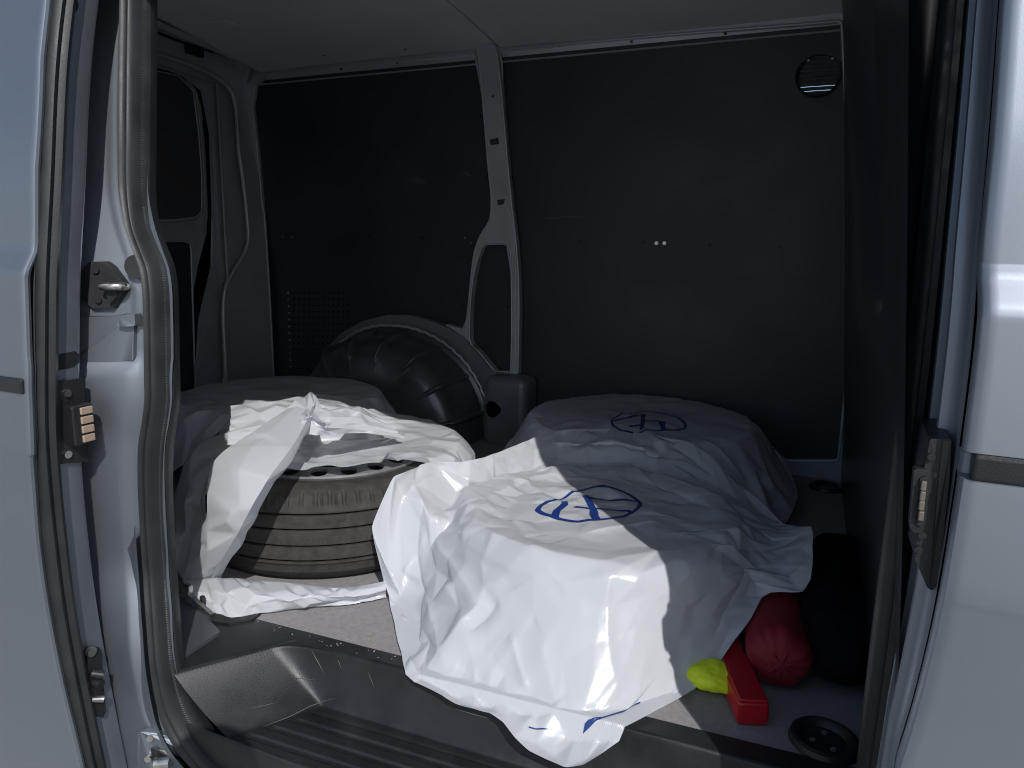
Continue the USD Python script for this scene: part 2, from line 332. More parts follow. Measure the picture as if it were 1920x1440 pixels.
NS = 260
pin_, pout = spline(pin_, NS), spline(pout, NS)
def seal_rows(prof):
    rows = []
    for t, dx, dy in prof:   # t along out->in, dx, dy offsets (m)
        rows.append(pout * (1 - t) + pin_ * t + np.array([dx, dy, 0]))
    return rows
sprof = [(-.04, 0, .012), (0, 0, .002), (.05, 0, -.006), (.14, 0, -.0105), (.26, 0, -.0115), (.34, 0, -.0095), (.38, 0, -.0065), (.41, 0, -.008), (.48, 0, -.014), (.58, 0, -.0185), (.68, 0, -.0195), (.77, 0, -.016), (.83, 0, -.009), (.855, 0, -.002), (.9, 0, 0), (1.0, 0, .004), (1.0, -.004, .014), (.95, -.012, .03)]
seal = obj('opening_seal', loft(seal_rows(sprof), flip=True), 'rubber', van, 50)
# ribbed inner lip
lip = []
pl = spline(pin_, 1600)
wob = .0007 * np.sin(np.arange(1600) * 1.57)
for w, dy, k in ((-.0095, .001, 0), (-.008, -.005, .5), (-.005, -.0075, 1), (-.002, -.006, 1), (.0, .000, .5), (.0, .006, 0)):
    lip.append(pl + np.stack([w + 0 * wob, dy - wob * k, 0 * wob], 1))
obj('seal_lip', loft(lip, flip=True), 'rubber', seal, 40)

# ---- C-pillar jamb beside the opening (recessed behind the slid-back door)
zj = np.linspace(-.43, 1.40, 150)
xo = PchipInterpolator(pout[::-1, 2][np.r_[True, np.diff(pout[::-1, 2]) > 1e-5]], pout[::-1, 0][np.r_[True, np.diff(pout[::-1, 2]) > 1e-5]], extrapolate=False)
zlo, zhi = pout[:, 2].min(), pout[:, 2].max()
xj = np.array([float(xo(min(max(z, -.12), zhi - 1e-4))) for z in zj])
low = np.clip((.515 - zj) / .02, 0, 1)
bul = .014 * np.sqrt(np.clip(1 - (1 - np.clip((.520 - zj) / .030, 0, 1)) ** 2, 0, 1))
yj = y_s(zj) + .070
KD = np.array([-.8, -.22, -.15, -.128, -.10, -.045, -.036, -.028, -.016, 0, .03]); KY = np.array([.045, .036, .030, .032, .043, .070, .071, .075, .080, .082, .086]); KS = np.array([0, 0, .1, .2, .4, 1, 1, 1, 1, 1, 1]); KB = np.array([0, .3, 1, 1, 1, 1, .8, .6, .4, .3, .2])
def jy(x, z, bulged=True):
    "depth of the jamb at x, z"
    d = x - np.interp(z, zj, xj); return np.interp(z, zj, y_s(zj)) + np.interp(d, KD, KY) - .035 * (1 - sm(z)) * np.interp(d, KD, KS) - (np.interp(z, zj, bul) * np.interp(d, KD, KB) if bulged else 0)
jrows = []
for d in KD: jrows.append(np.stack([xj + d, jy(xj + d, zj), zj], 1))
jamb = obj('door_jamb', loft(jrows), 'silver_paint', van, 40, label='silver door jamb beside the rubber seal, half in shade')
def onj(px, py, o=0.0, b=True):
    y = .03
    for _ in range(40):
        p = at(px, py, y=y); y = .6 * y + .4 * float(jy(p[0], p[2], b) + o)
    return at(px, py, y=y)
def prism_j(poly, t, o, b=True):
    "plate of thickness t lying on the slanting jamb, its face o in front of it"
    poly = poly.segmentize(.01); vs, fs = trimesh.creation.triangulate_polygon(poly, engine='earcut')
    m = trimesh.creation.extrude_polygon(poly, t, engine='earcut'); v = m.vertices
    return T(np.stack([v[:, 0], jy(v[:, 0], v[:, 1], b) - o + v[:, 2], v[:, 1]], 1), m.faces[:, ::-1])
JN = np.array([.45, -.89, 0.1])
# sill corner below the seal, curving to the right
crn = []
for d, e in ((.0, -.012), (.012, -.010), (.03, -.002), (.055, .001), (.10, -.004), (.25, -.012)):
    q = spline(np.array([onto(a, b, lambda z: y_s(z) + .027 + .035 * sm(z)) for a, b in S_OUT[-9:]]), 60); t_, a_, b_ = frames(q)
    crn.append(q + np.array([-.6, 0, -.8]) * d + np.array([0, e, 0]))
obj('jamb_corner', loft(crn), 'silver_paint', jamb, 40)
# upper plate of the jamb that ends above the dark slot
def jpoly(pix, o=0.0, b=True): return Polygon(np.array([onj(x_, y_, -o, b) for x_, y_ in pix])[:, [0, 2]]).buffer(0)
ups = prism_j(rounded(jpoly([(252, 592), (250, 676), (228, 677), (150, 684), (120, 684), (120, 592)], .006, False), .002), .006, .006, False)
obj('jamb_upper_plate', ups, 'silver_paint', jamb, 20)
obj('jamb_slot', prism_j(jpoly([(145, 682), (246, 674), (244, 688), (150, 708)], .001, False), .004, .002, False), 'black_plastic', jamb)
obj('jamb_bracket', prism_j(rounded(jpoly([(224, 590), (254, 586), (256, 611), (222, 613)], .016, False), .003), .012, .018, False), 'silver_paint', jamb, 20)
# black guide plate with its pin
gp = obj('guide_plate', prism_j(jpoly([(168, 491), (196, 490), (210, 500), (232, 530), (233, 544), (212, 578), (175, 578), (151, 557), (150, 512)], .009), .010, .010), 'black_plastic', van, 20)
pa, pb = onj(228, 537, -.02), onj(190, 537, -.026)
obj('guide_pin', tube(spline([pa - JN * .012, pa, pb], 12), .0062, 12), 'bare_metal', gp, 50)
obj('guide_wedge', prism_j(jpoly([(198, 545), (228, 545), (208, 570)], .016), .008, .018), 'step_plastic', gp)
for a, b in ((180, 507), (185, 563)):
    c = onj(a, b, -.011); obj('plate_screw', disc_facing(c, JN, .005, .004, 12), 'dark_rubber', gp)
c = onj(258, 500, -.010); obj('jamb_plug', disc_facing(c, JN, .018, .010, 28), 'rubber', jamb)
c = onj(266, 604, -.006); obj('jamb_screw', disc_facing(c, JN, .005, .006, 14), 'black_plastic', jamb)
# lower bracket with roller at the bottom corner
lb = obj('roller_bracket', prism_j(jpoly([(260, 1372), (272, 1368), (330, 1388), (362, 1412), (300, 1450), (262, 1450)], .010), .008, .012), 'silver_paint', van)
for a, b in ((282, 1384), (331, 1402), (278, 1422)):
    c = onj(a, b, -.014); obj('bracket_screw', disc_facing(c, JN, .0055, .006, 14), 'bare_metal', lb)
obj('bracket_recess', prism_j(jpoly([(284, 1402), (300, 1404), (356, 1430), (340, 1446), (290, 1446)], .013), .003, .0145), 'black_plastic', lb)
c0, c1 = onj(292, 1430, -.022), onj(320, 1429, -.022); obj('roller', cyl(c0, c1, .010, 20), 'bare_metal', lb, 40)

# ---- sliding door, pushed back outside the jamb
OFF = -.075
D_EDGE = [(82, 0), (72, 150), (64, 300), (61, 440), (44, 520), (43, 600), (50, 700), (54, 850), (58, 950), (75, 1100), (105, 1260), (150, 1440)]
xd = edge_curve(D_EDGE, OFF, z=zf, fn=y_out); xd = np.convolve(np.r_[[xd[0]] * 3, xd, [xd[-1]] * 3], np.ones(7) / 7, 'valid')
yd = y_out(zf) + OFF; groove = (zf > .492) & (zf < .513)
rows = [np.stack([np.full_like(zf, x), yd, zf], 1) for x in (-1.15, -.8, -.5, -.3)] + [np.stack([xd + a, yd + b, zf], 1) for a, b in ((-.05, 0), (-.012, 0), (-.005, .0006), (-.001, .003), (.0, .007), (-.003, .012))]
sd = obj('sliding_door', loft(rows, flip=True), 'silver_paint', van, 40, label='silver sliding door pushed back outside the body, seen at its leading edge')
ysd = y_s(zz) + OFF; xds = np.interp(zz, zf, xd); xsm = np.convolve(np.r_[[xds[0]] * 8, xds, [xds[-1]] * 8], np.ones(17) / 17, 'valid')
rows = [np.stack([xds * (1 - w) + xsm * w + a, ysd + b, zz], 1) for a, b, w in ((-.003, .012, 0), (-.012, .014, .5), (-.014, .020, 1), (-.012, .034, 1), (-.012, .052, 1), (-.010, .056, 1), (-.008, .080, 1), (-.012, .086, 1), (-.03, .089, 1), (-.25, .090, 1), (-1.15, .09, 1))]
obj('door_edge', loft(rows, flip=True), 'silver_paint', sd, 40)
# rubber along the leading edge: double bulb
bul2 = [(-.013, .013), (-.004, .013), (.004, .0155), (.008, .020), (.006, .025), (.003, .0275), (.006, .030), (.009, .035), (.006, .041), (-.002, .043), (-.013, .043)]
obj('door_seal', loft([np.stack([xsm + a, ysd + b, zz], 1) for a, b in bul2], flip=True), 'rubber', sd, 50)
obj('door_strip', box([-1.15, y_out(.5) + OFF - .004, .490], [float(np.interp(.5, zf, xd)) - .006, y_out(.5) + OFF + .01, .512], .003), 'step_plastic', sd)
def dface(px, py, o=0.0, e=.06):
    "point on the leading face of the sliding door"
    x = float(np.interp(.4, zz, xsm)) - .011 + o
    for _ in range(8):
        p = at(px, py, x=x); x = float(np.interp(p[2], zz, xsm)) - .011 + o
    return at(px, py, x=x)
def face_poly(pix, name, m, parent, t, o=0.0):
    q = np.array([dface(a, b, o) for a, b in pix]); c = q.mean(0)
    poly = Polygon(q[:, [1, 2]]); poly = poly if poly.is_valid else poly.buffer(0)
    mm = trimesh.creation.extrude_polygon(poly, t, engine='earcut'); v = mm.vertices
    # the face follows the edge of the door
    x = np.interp(v[:, 1], zz, xsm) - .011 + o + v[:, 2]
    return obj(name, T(np.stack([x, v[:, 0], v[:, 1]], 1), mm.faces), m, parent)
ch = face_poly([(98, 716), (150, 708), (160, 864), (96, 870)], 'contact_housing', 'black_plastic', sd, .008)
cb0 = dface(140, 792)
blk = box([cb0[0], cb0[1] - .020, cb0[2] - .031], [cb0[0] + .026, cb0[1] + .014, cb0[2] + .031], .003)
cbk = obj('contact_block', blk, 'black_plastic', ch)
for i in range(4):
    zc = cb0[2] + .0215 - .0143 * i
    obj('contact', box([cb0[0] + .020, cb0[1] - .008, zc - .0056], [cb0[0] + .0285, cb0[1] + .0115, zc + .0056], .0015), 'copper', cbk)
for a, b in ((126, 737), (127, 852)):
    c = dface(a, b, .009); obj('housing_screw', disc_facing(c, [1, 0, 0], .006, .004, 16), 'bare_metal', ch)
face_poly([(100, 672), (112, 664), (138, 658), (146, 664), (146, 680), (136, 688), (108, 694), (100, 690)], 'edge_slot', 'black_plastic', sd, .003)
lt = face_poly([(156, 1222), (166, 1209), (178, 1211), (183, 1224), (183, 1262), (190, 1330), (184, 1342), (172, 1340), (158, 1290), (154, 1250)], 'door_latch', 'black_plastic', sd, .012)
for (a, b), (c_, d_), r in (((172, 1262), (194, 1266), .007), ((170, 1311), (195, 1311), .0055), ((178, 1280), (190, 1284), .008)):
    p = dface(a, b, .012); q = dface(c_, d_, .024); obj('latch_pin', cyl(p, q, r, 14), 'bare_metal' if r < .006 else 'black_plastic', lt, 40)
c = dface(171, 1222, .014); obj('latch_screw', disc_facing(c, [1, 0, 0], .008, .006, 18), 'bare_metal', lt)
c = dface(126, 5, .008); obj('edge_buffer', disc_facing(c, [1, 0, 0], .013, .012, 18), 'black_plastic', sd)

# ---- contact plate on the B-pillar
def pface(px, py, off): return onto(px, py, lambda z: y_s(z) + off)
qp = np.array([pface(a, b, .028) for a, b in [(1744, 822), (1783, 822), (1778, 900), (1768, 1000), (1760, 1085), (1748, 1107), (1738, 1100), (1715, 1046), (1732, 880)]])
cpl = obj('contact_plate', prism_y(rounded(Polygon(qp[:, [0, 2]]), .002), .09, lambda z: y_s(z), y0=.026, seg=0), 'step_plastic', van)
ql = np.array([pface(a, b, .024) for a, b in [(1768, 826), (1784, 826), (1780, 900), (1770, 1000), (1762, 1080), (1750, 1105), (1745, 1098), (1752, 1000), (1760, 900)]])
obj('plate_side', prism_y(Polygon(ql[:, [0, 2]]), .03, lambda z: y_s(z), y0=.0245, seg=0), 'black_plastic', cpl)
qs = np.array([pface(a, b, .022) for a, b in [(1714, 878), (1744, 880), (1738, 960), (1730, 1000), (1712, 998), (1705, 985), (1710, 930)]])
sk = obj('contact_socket', prism_y(rounded(Polygon(qs[:, [0, 2]]), .003), .014, lambda z: y_s(z), y0=.021, seg=0), 'step_plastic', cpl)
qk = np.array([pface(a, b, .019) for a, b in [(1725, 896), (1738, 893), (1741, 900), (1735, 982), (1728, 988), (1719, 982)]])
obj('socket_opening', prism_y(rounded(Polygon(qk[:, [0, 2]]), .002), .004, lambda z: y_s(z), y0=.0185, seg=0), 'black_plastic', sk)
for a, b in ((1732, 911), (1730, 930), (1728, 948), (1727, 967)):
    c = pface(a, b, .016); obj('contact', box(c - [.0022, .002, .0045], c + [.0022, .002, .0045], .001), 'dull_contact', sk)
for a, b in ((1746, 856), (1729, 1003), (1722, 1030)):
    c = pface(a, b, .024); obj('plate_screw', disc_facing(c, [0, -1, 0], .0035, .004, 10), 'black_plastic', cpl)

# ---- far side wall: painted frame, two black panels, roof lining
def W(px, py, o=0.0): return onto(px, py, lambda z: float(y_w(z)) + o)
wall_poly = Polygon([(-1.30, -.02), (1.06, -.02), (1.06, 1.37), (-1.30, 1.37)])
hole2 = m3.Manifold.cylinder(0.4, 0.048, 0.048, 40).rotate([-90, 0, 0]).translate([xv, 1.4, zv])
def wpoly(pix, o=0.0): return Polygon(np.array([W(a, b, o) for a, b in pix])[:, [0, 2]])
pL = rounded(Polygon([(-1.215, .02), (-.178, .02), (-.178, 1.318), (-1.215, 1.318)]), .035)
pL = rounded(wpoly([(500, 860), (478, 200), (484, 160), (505, 141), (530, 135), (700, 117), (893, 98), (1000, 860)]).intersection(shapely.box(-1.3, .02, -.075, 1.4)), .012)
pR = wpoly([(938, 95), (1250, 68), (1578, 42), (1600, 500), (1598, 600), (1572, 862), (1400, 862), (975, 862)]).intersection(shapely.box(-.13, .045, 1.1, 1.4))
pR = rounded(pR, .012)
frame = Polygon(wall_poly.exterior.coords, [rounded(pL.buffer(-.004), .01).exterior.coords, rounded(pR.buffer(-.004), .01).exterior.coords])
obj('side_frame', prism_y(frame, .012, y_w, y0=-.012), 'primer_paint', van)
back = prism_y(wall_poly, .004, y_w, y0=.012)
def manifold_of(m): return m3.Manifold(m3.Mesh(vert_properties=np.asarray(m.vertices, np.float32), tri_verts=np.asarray(m.faces, np.uint32)))
ring_hole = Point(xv, zv).buffer(.059, 16)
obj('wall_panel', prism_y(pL, .008, y_w, y0=-.002), 'black_ply', van, label='rear black wall panel behind the wheel arch')
wr = obj('wall_panel', prism_y(Polygon(pR.exterior.coords, [ring_hole.exterior.coords]), .008, y_w, y0=-.002), 'black_ply', van, label='front black wall panel with round vent')
# bright pressed edge round the panels
def rim(poly, r, name, o=-.014, seg=0.02):
    c = np.array(poly.exterior.segmentize(seg).coords); P = np.stack([c[:, 0], y_w(c[:, 1]) + o, c[:, 1]], 1)
    obj(name, tube(P, r, 8), 'primer_paint', van, 60)
rim(pL, .004, 'panel_rim'); rim(pR, .004, 'panel_rim')
# round vent with louvres; daylight comes through its lower slits
vt = obj('vent', cat([lathe([(.055, 0), (.062, 0), (.062, -.003), (.059, -.006), (.055, -.005), (.055, .05), (.0545, .06)], 48)]), 'black_plastic', van)
UsdGeom.Xformable(vt).AddTransformOp().Set(Gf.Matrix4d(1, 0, 0, 0, 0, 0, 1, 0, 0, -1, 0, 0, xv, float(y_w(zv)) - .002, zv, 1) if False else Gf.Matrix4d(1, 0, 0, 0, 0, 0, -1, 0, 0, 1, 0, 0, xv, float(y_w(zv)) - .004, zv, 1))
for i in range(9):
    z = -.046 + i * .0118; hw = math.sqrt(max(.0545 ** 2 - z * z, 1e-6)); gap = (.0024 if i in (1, 2) else -.0002); hw += .004
    s = cat([box([xv - hw, -.001, -.0061 + gap], [xv + hw, .001, .0063], 0), box([xv - hw + .006, -.009, .0035], [xv + hw - .006, .001, .0048], 0)]); s.apply_translation([0, float(y_w(zv)) + .012, zv + z]); 
    obj('louvre', s, 'arch_paint', wr)
# screws of the panels
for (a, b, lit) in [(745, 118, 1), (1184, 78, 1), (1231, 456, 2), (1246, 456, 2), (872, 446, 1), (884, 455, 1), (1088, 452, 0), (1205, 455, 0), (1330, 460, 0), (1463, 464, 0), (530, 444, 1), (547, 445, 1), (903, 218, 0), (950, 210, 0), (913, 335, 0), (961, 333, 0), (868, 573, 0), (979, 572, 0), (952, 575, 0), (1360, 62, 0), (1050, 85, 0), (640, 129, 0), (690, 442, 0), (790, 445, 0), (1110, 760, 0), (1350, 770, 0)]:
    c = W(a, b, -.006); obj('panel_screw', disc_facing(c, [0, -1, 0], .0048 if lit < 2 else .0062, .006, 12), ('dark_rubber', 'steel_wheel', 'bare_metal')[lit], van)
for pix in ([(1010, 409), (1045, 407), (1062, 404), (1090, 406), (1088, 409), (1060, 407.5), (1040, 410)], [(764, 336), (778, 331), (798, 338), (796, 346), (775, 344)], [(862, 326), (876, 322), (884, 331)], [(1519, 290), (1524, 292), (1521, 296)], [(1585, 496), (1589, 494), (1590, 499)], [(1595, 516), (1599, 514), (1599, 519)], [(1610, 530), (1614, 528), (1616, 550), (1612, 556)]):
    q = Polygon(np.array([W(a, b, -.004) for a, b in pix])[:, [0, 2]]).buffer(.0006); obj('scuff', prism_y(q, .0016, y_w, seg=0, y0=-.0034), 'window_grey', wr)
for pix in ([(918, 262), (934, 258), (936, 270), (920, 272)], [(932, 375), (947, 373), (944, 383), (934, 385)], [(921, 180), (926, 178), (925, 184)]):
    q = Polygon(np.array([W(a, b, -.047) for a, b in pix])[:, [0, 2]]); obj('post_stain', prism_y(q, .002, y_w, seg=0, y0=-.0475), 'black_ply', van)
# perforated field with a bright column
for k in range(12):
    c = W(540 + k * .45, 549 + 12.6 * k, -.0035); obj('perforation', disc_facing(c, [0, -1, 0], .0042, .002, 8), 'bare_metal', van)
pf = []
for i in range(12):
    for j in range(13):
        c = W(552 + i * 9.2 - j * .2, 549 + 11.8 * j, -.0035)
        if (552 + i * 9.2 - 760) ** 2 + (549 + 11.8 * j - 790) ** 2 > 205 ** 2: pf.append(disc_facing(c, [0, -1, 0], .0036, .002, 6))
pfo = obj('perforation_field', cat(pf), 'dark_cloth', van); pfo.SetCustomDataByKey('kind', 'stuff')

# ---- C-post on the far wall, with the long slot and the box at its foot
post = Polygon(np.array([W(a, b, -.04) for a, b in [(894, 84), (898, 120), (906, 200), (914, 300), (922, 372), (921, 405), (912, 430), (899, 447), (890, 470), (884, 510), (879, 560), (875, 600), (868, 616), (850, 612), (838, 606), (838, 640), (880, 690), (925, 745), (985, 745), (972, 700), (974, 600), (973, 520), (969, 460), (960, 390), (954, 330), (946, 240), (938, 150), (930, 84)]])[:, [0, 2]])
slot = Polygon(np.array([W(a, b, -.04) for a, b in [(912, 458), (945, 457), (955, 461), (959, 475), (961, 560), (961, 640), (959, 697), (930, 696), (915, 678), (900, 660), (887, 648), (882, 636), (882, 600), (884, 560), (889, 520), (897, 485), (904, 466)]])[:, [0, 2]])
post_m = rounded(post.difference(rounded(slot, .006)), .004)
obj('body_post', prism_y(post_m, .034, y_w, y0=-.046), 'primer_paint', van, label='pressed silver post with long slot between the two black panels')
c = np.array(rounded(slot, .006).exterior.segmentize(.02).coords); obj('slot_rim', tube(np.stack([c[:, 0], y_w(c[:, 1]) - .047, c[:, 1]], 1), .0035, 8), 'primer_paint', van, 60)
def post_line(pix, r, o=-.047): obj('post_fold', tube(spline(np.array([W(a, b, o) for a, b in pix]), 40), r, 8), 'primer_paint', van, 60)
post_line([(929, 92), (938, 150), (946, 240), (954, 330), (960, 390), (968, 460), (972, 520), (973, 600), (971, 697)], .004)
post_line([(896, 95), (906, 200), (914, 300), (921, 372), (920, 405), (899, 445), (889, 475), (882, 530), (876, 595), (868, 614)], .003)
post_line([(934, 92), (941, 120), (943, 170), (946, 200)], .004, -.02)
post_line([(956, 392), (963, 440), (966, 480), (967, 560), (966, 690)], .0025)

# ---- wheel arch: flange on the wall, ribbed half barrel in front of it
AC = np.array([-.585, .02])                                   # centre (x, z)
fo = Polygon(np.array([W(a, b, -.03) for a, b in [(590, 720), (604, 684), (622, 650), (650, 622), (690, 600), (735, 589), (775, 590), (815, 600), (845, 612), (872, 630), (895, 652), (915, 675), (930, 695), (975, 700), (975, 830), (700, 830), (585, 830)]])[:, [0, 2]])
obj('arch_flange', prism_y(fo.intersection(shapely.box(-2, -.02, 2, 1)), .040, y_w, y0=-.062), 'flange_paint', van)
aa = np.radians(np.linspace(-6, 186, 640))
RA = .372 + .045 * np.clip(np.cos(aa), 0, 1) ** 1.5
pr = [(0.0, 1.615), (.004, 1.600), (-.004, 1.592), (-.016, 1.588), (-.020, 1.575), (-.022, 1.54), (-.024, 1.50), (-.028, 1.47), (-.036, 1.44), (-.05, 1.415), (-.072, 1.395), (-.10, 1.383), (-.14, 1.377), (-.20, 1.374), (-.385, 1.372)]
ribs = np.zeros_like(aa)
for d in (12, 33, 55, 78, 101, 124, 148): ribs += np.exp(-((np.degrees(aa) - d) / 1.15) ** 4)
rows = []
for i, (dr, y) in enumerate(pr):
    amp = .019 * (4 <= i <= 9)
    r = RA + dr + amp * ribs; yy = y - .012 * ribs * (6 <= i <= 10)
    rows.append(np.stack([AC[0] + r * np.cos(aa), yy + 0 * aa, AC[1] + r * np.sin(aa)], 1))
obj('wheel_arch', loft(rows, flip=True), 'arch_paint', van, 28, label='silver half-round ribbed wheel arch')
lipp = np.radians(np.linspace(4, 150, 90)); wav = .002 * np.sin(lipp * 60)
obj('arch_seam', tube(np.stack([AC[0] + (np.interp(lipp, aa, RA) + .012 + wav) * np.cos(lipp), 1.588 + 0 * lipp, AC[1] + (np.interp(lipp, aa, RA) + .012 + wav) * np.sin(lipp)], 1), .006, 8), 'primer_paint', van, 60)
# box at the foot of the post
bx0 = at(908, 760, y=1.53); bx1 = at(992, 705, y=1.56)
fb = []
zb = np.linspace(-.01, 1, 2)
foot = box([bx0[0] - .01, 1.535, -.01], [bx1[0], 1.66, bx1[2] - .01], .03)
ft = obj('arch_foot', foot, 'flange_paint', van, 40)
hc = at(924, 768, y=1.534); hp = [hc + np.array([dx, -.003, dz]) for dx, dz in ((-.026, .016), (-.012, .032), (.010, .028), (.034, .006), (.030, -.008), (.006, -.030), (-.014, -.028), (-.026, -.008))]
hm = prism_y(rounded(Polygon(np.array(hp)[:, [0, 2]]), .006), .004, None, seg=0, y0=1.5325); obj('foot_opening', hm, 'dark_cloth', ft)

# ---- roof lining in two panels, top rail
def lining(x0, x1, name):
    ys = np.linspace(.16, 1.552, 26); xs = np.linspace(x0, x1, 24); gx_, gy_ = np.meshgrid(xs, ys, indexing='ij')
    z = roof_z(gy_) + .004 * np.sin(gx_ * 3.1 + gy_ * 2); m = loft(np.stack([gx_, gy_, z], -1))
    return obj(name, skin_to_solid(m, -.006), 'roof_lining', van, 40)
l1 = lining(-1.14, -.128, 'roof_lining'); l2 = lining(-.1235, 1.06, 'roof_lining')
c = at(413, 43, z=1.392); obj('lining_badge', box(c - [.045, .028, .006], c + [.045, .028, .002], .003), 'roof_lining', l1)
for a, b in ((516, 42), (608, 103), (530, 114), (400, 95), (760, 92), (1058, 52), (1230, 38), (1510, 14)):
    y = 1.3
    for _ in range(20):
        p = at(a, b, z=float(roof_z(y)) - .002); y = float(np.clip(p[1], .1, 1.54))
    obj('lining_stud', disc_facing(p, [0, 0, -1], .0045, .006, 10), 'steel_wheel', l1 if a < 890 else l2)
rail = [(1.545, 1.352), (1.560, 1.350), (1.575, 1.340), (1.566, 1.325), (1.574, 1.312)]
obj('roof_rail', loft([np.stack([xs2, np.full_like(xs2, y), np.full_like(xs2, z)], 1) for y, z in [(1.550, 1.362), (1.548, 1.345), (1.552, 1.338), (1.558, 1.330), (1.563, 1.322), (1.560, 1.312), (1.575, 1.308)]], flip=True), 'primer_paint', van, 40)

# ---- rear end inside: door frame, door with blanked window, sealing gap
def Rr(px, py, x=-1.25): return at(px, py, x=x)
def prism_x(poly, x0, t):
    m = trimesh.creation.extrude_polygon(poly, t, engine='earcut'); v = m.vertices
    return T(np.stack([x0 + v[:, 2], v[:, 0], v[:, 1]], 1), m.faces)
def rp(pix, x): return Polygon(np.array([Rr(a, b, x) for a, b in pix])[:, 1:])
fo_ = [(180, 30), (275, 56), (330, 78), (400, 100), (440, 126), (462, 160), (474, 215), (484, 300), (497, 420), (506, 560), (513, 700), (513, 830), (400, 830), (425, 690), (419, 600), (421, 548), (432, 520), (450, 490), (462, 466), (466, 440), (461, 380), (455, 330), (447, 270), (444, 215), (436, 175), (420, 155), (390, 135), (330, 112), (270, 93), (180, 65)]
ofr = rp(fo_, -1.235)
obj('rear_frame', prism_x(rounded(ofr, .003), -1.245, .012), 'primer_paint', van)
lipf = [(513, 800), (513, 700), (506, 560), (497, 420), (484, 300), (474, 215), (462, 160), (440, 126), (400, 100)]
obj('frame_edge', tube(spline(np.array([Rr(a, b, -1.232) for a, b in lipf]), 60), .004, 8), 'primer_paint', van, 60)
lip2 = [(425, 720), (419, 600), (421, 548), (432, 520), (450, 490), (462, 466), (466, 440), (461, 380), (455, 330), (447, 270), (444, 215), (436, 175), (420, 155), (390, 135), (330, 112), (250, 88)]
obj('frame_edge', tube(spline(np.array([Rr(a, b, -1.235) for a, b in lip2]), 90), .009, 12), 'primer_paint', van, 60)
reb = rp([(180, 60), (270, 92), (400, 135), (440, 170), (466, 440), (440, 520), (425, 700), (425, 840), (360, 840), (375, 600), (398, 500), (400, 400), (395, 250), (380, 170), (340, 140), (275, 118), (180, 90)], -1.29)
obj('frame_rebate', prism_x(rounded(reb, .004), -1.30, .012), 'primer_paint', van)
obj('rear_gap', box([-1.36, .1, -.02], [-1.335, 1.7, 1.36]), 'dark_cloth', van)
dp = rp([(150, 130), (275, 133), (340, 145), (368, 165), (379, 200), (388, 300), (391, 400), (388, 440), (372, 500), (362, 560), (366, 740), (362, 840), (150, 840)], -1.32)
rd = obj('rear_door', prism_x(rounded(dp, .003), -1.334, .010), 'primer_paint', van, label='inside of the rear door in the shade')
wn = rp([(150, 128), (270, 128), (335, 142), (362, 170), (372, 250), (378, 330), (378, 395), (368, 407), (330, 412), (150, 415)], -1.318)
wi = rounded(wn, .012)
obj('window_blank', prism_x(wi, -1.326, .010), 'window_grey', rd)
for off, r in ((0, .004), (.012, .003)):
    c = np.array(wi.buffer(off).exterior.segmentize(.03).coords); obj('window_rim', tube(np.stack([np.full(len(c), -1.318), c[:, 0], c[:, 1]], 1), r, 8), 'primer_paint', rd, 60)
lw = rounded(rp([(150, 452), (345, 452), (356, 456), (358, 470), (362, 600), (366, 730), (356, 748), (335, 756), (150, 775)], -1.318), .008)
obj('door_panel', prism_x(lw, -1.326, .008), 'black_ply', rd)
c = np.array(lw.exterior.segmentize(.03).coords); obj('panel_rim', tube(np.stack([np.full(len(c), -1.317), c[:, 0], c[:, 1]], 1), .004, 8), 'primer_paint', rd, 60)
# closing strip between roof lining, rear frame and side wall
q1 = [Rr(a, b, -1.22) for a, b in ((180, 10), (275, 50), (340, 76), (400, 97), (440, 123), (462, 160))]; q2 = [at(a, b, z=1.365) for a, b in ((180, -30), (275, 40), (330, 66), (400, 95), (440, 112), (470, 120))]
obj('rear_header', loft([spline(q1, 30), spline(q2, 30), spline(q2, 30) + [0, 0, .02]]), 'primer_paint', van, 40)
obj('corner_filler', prism_x(Polygon([(1.45, .0), (1.69, .0), (1.69, 1.37), (.9, 1.37), (.9, 1.33), (1.45, 1.30)]), -1.275, .01), 'primer_paint', van)
c = at(364, 95, x=-1.22); obj('header_latch', box(c - [.01, .035, .016], c + [.012, .035, .012], .003), 'black_plastic', van)

# ---- partition behind the seats (seen almost edge on) with its bulged upper half
zz3 = np.linspace(0, 1.37, 40); yy3 = np.linspace(.055, 1.665, 60)
gz, gy3 = np.meshgrid(zz3, yy3, indexing='ij')
xp = 1.036 - .128 * (gz / 1.36) ** 1.25 + .02 * (1.665 - gy3) / 1.53
lowp = np.clip((.60 - gz) / .03, 0, 1)
bulge = .02 * np.clip(np.sin(np.pi * np.clip((gy3 - .13) / .75, 0, 1)), 0, 1) ** .6 * (1 - lowp) * np.clip((1.37 - gz) / .5 + .75, 0, 1)
part = obj('partition', loft(np.stack([xp - bulge, np.minimum(gy3, y_w(gz) - .004), gz], -1)), 'partition_plastic', van, 40, label='black moulded partition at the front of the load space')
tz = np.linspace(.60, 1.30, 50)
tl = edge_curve([(1576, -80), (1580, 0), (1590, 150), (1601, 300), (1616, 430), (1630, 560), (1640, 660)], 0, z=tz, fn=lambda z: .42 + 0 * np.asarray(z)); ta = np.interp(tz, zz, xa); rows = []
for t in np.linspace(0, 1, 26):
    x = tl * (1 - t) + (ta + .004) * t; y = .42 * (1 - t) + (y_s(tz) + .18) * t; bo = math.sin(math.pi * t) ** .8
    shrink = 1 - np.clip((.66 - tz) / .06, 0, 1) ** 2 * .8
    rows.append(np.stack([(x - .030 * bo * shrink) + (1 - shrink) * .03, y - .03 * bo * shrink, tz + .012 * (1 - t) * 0], 1))
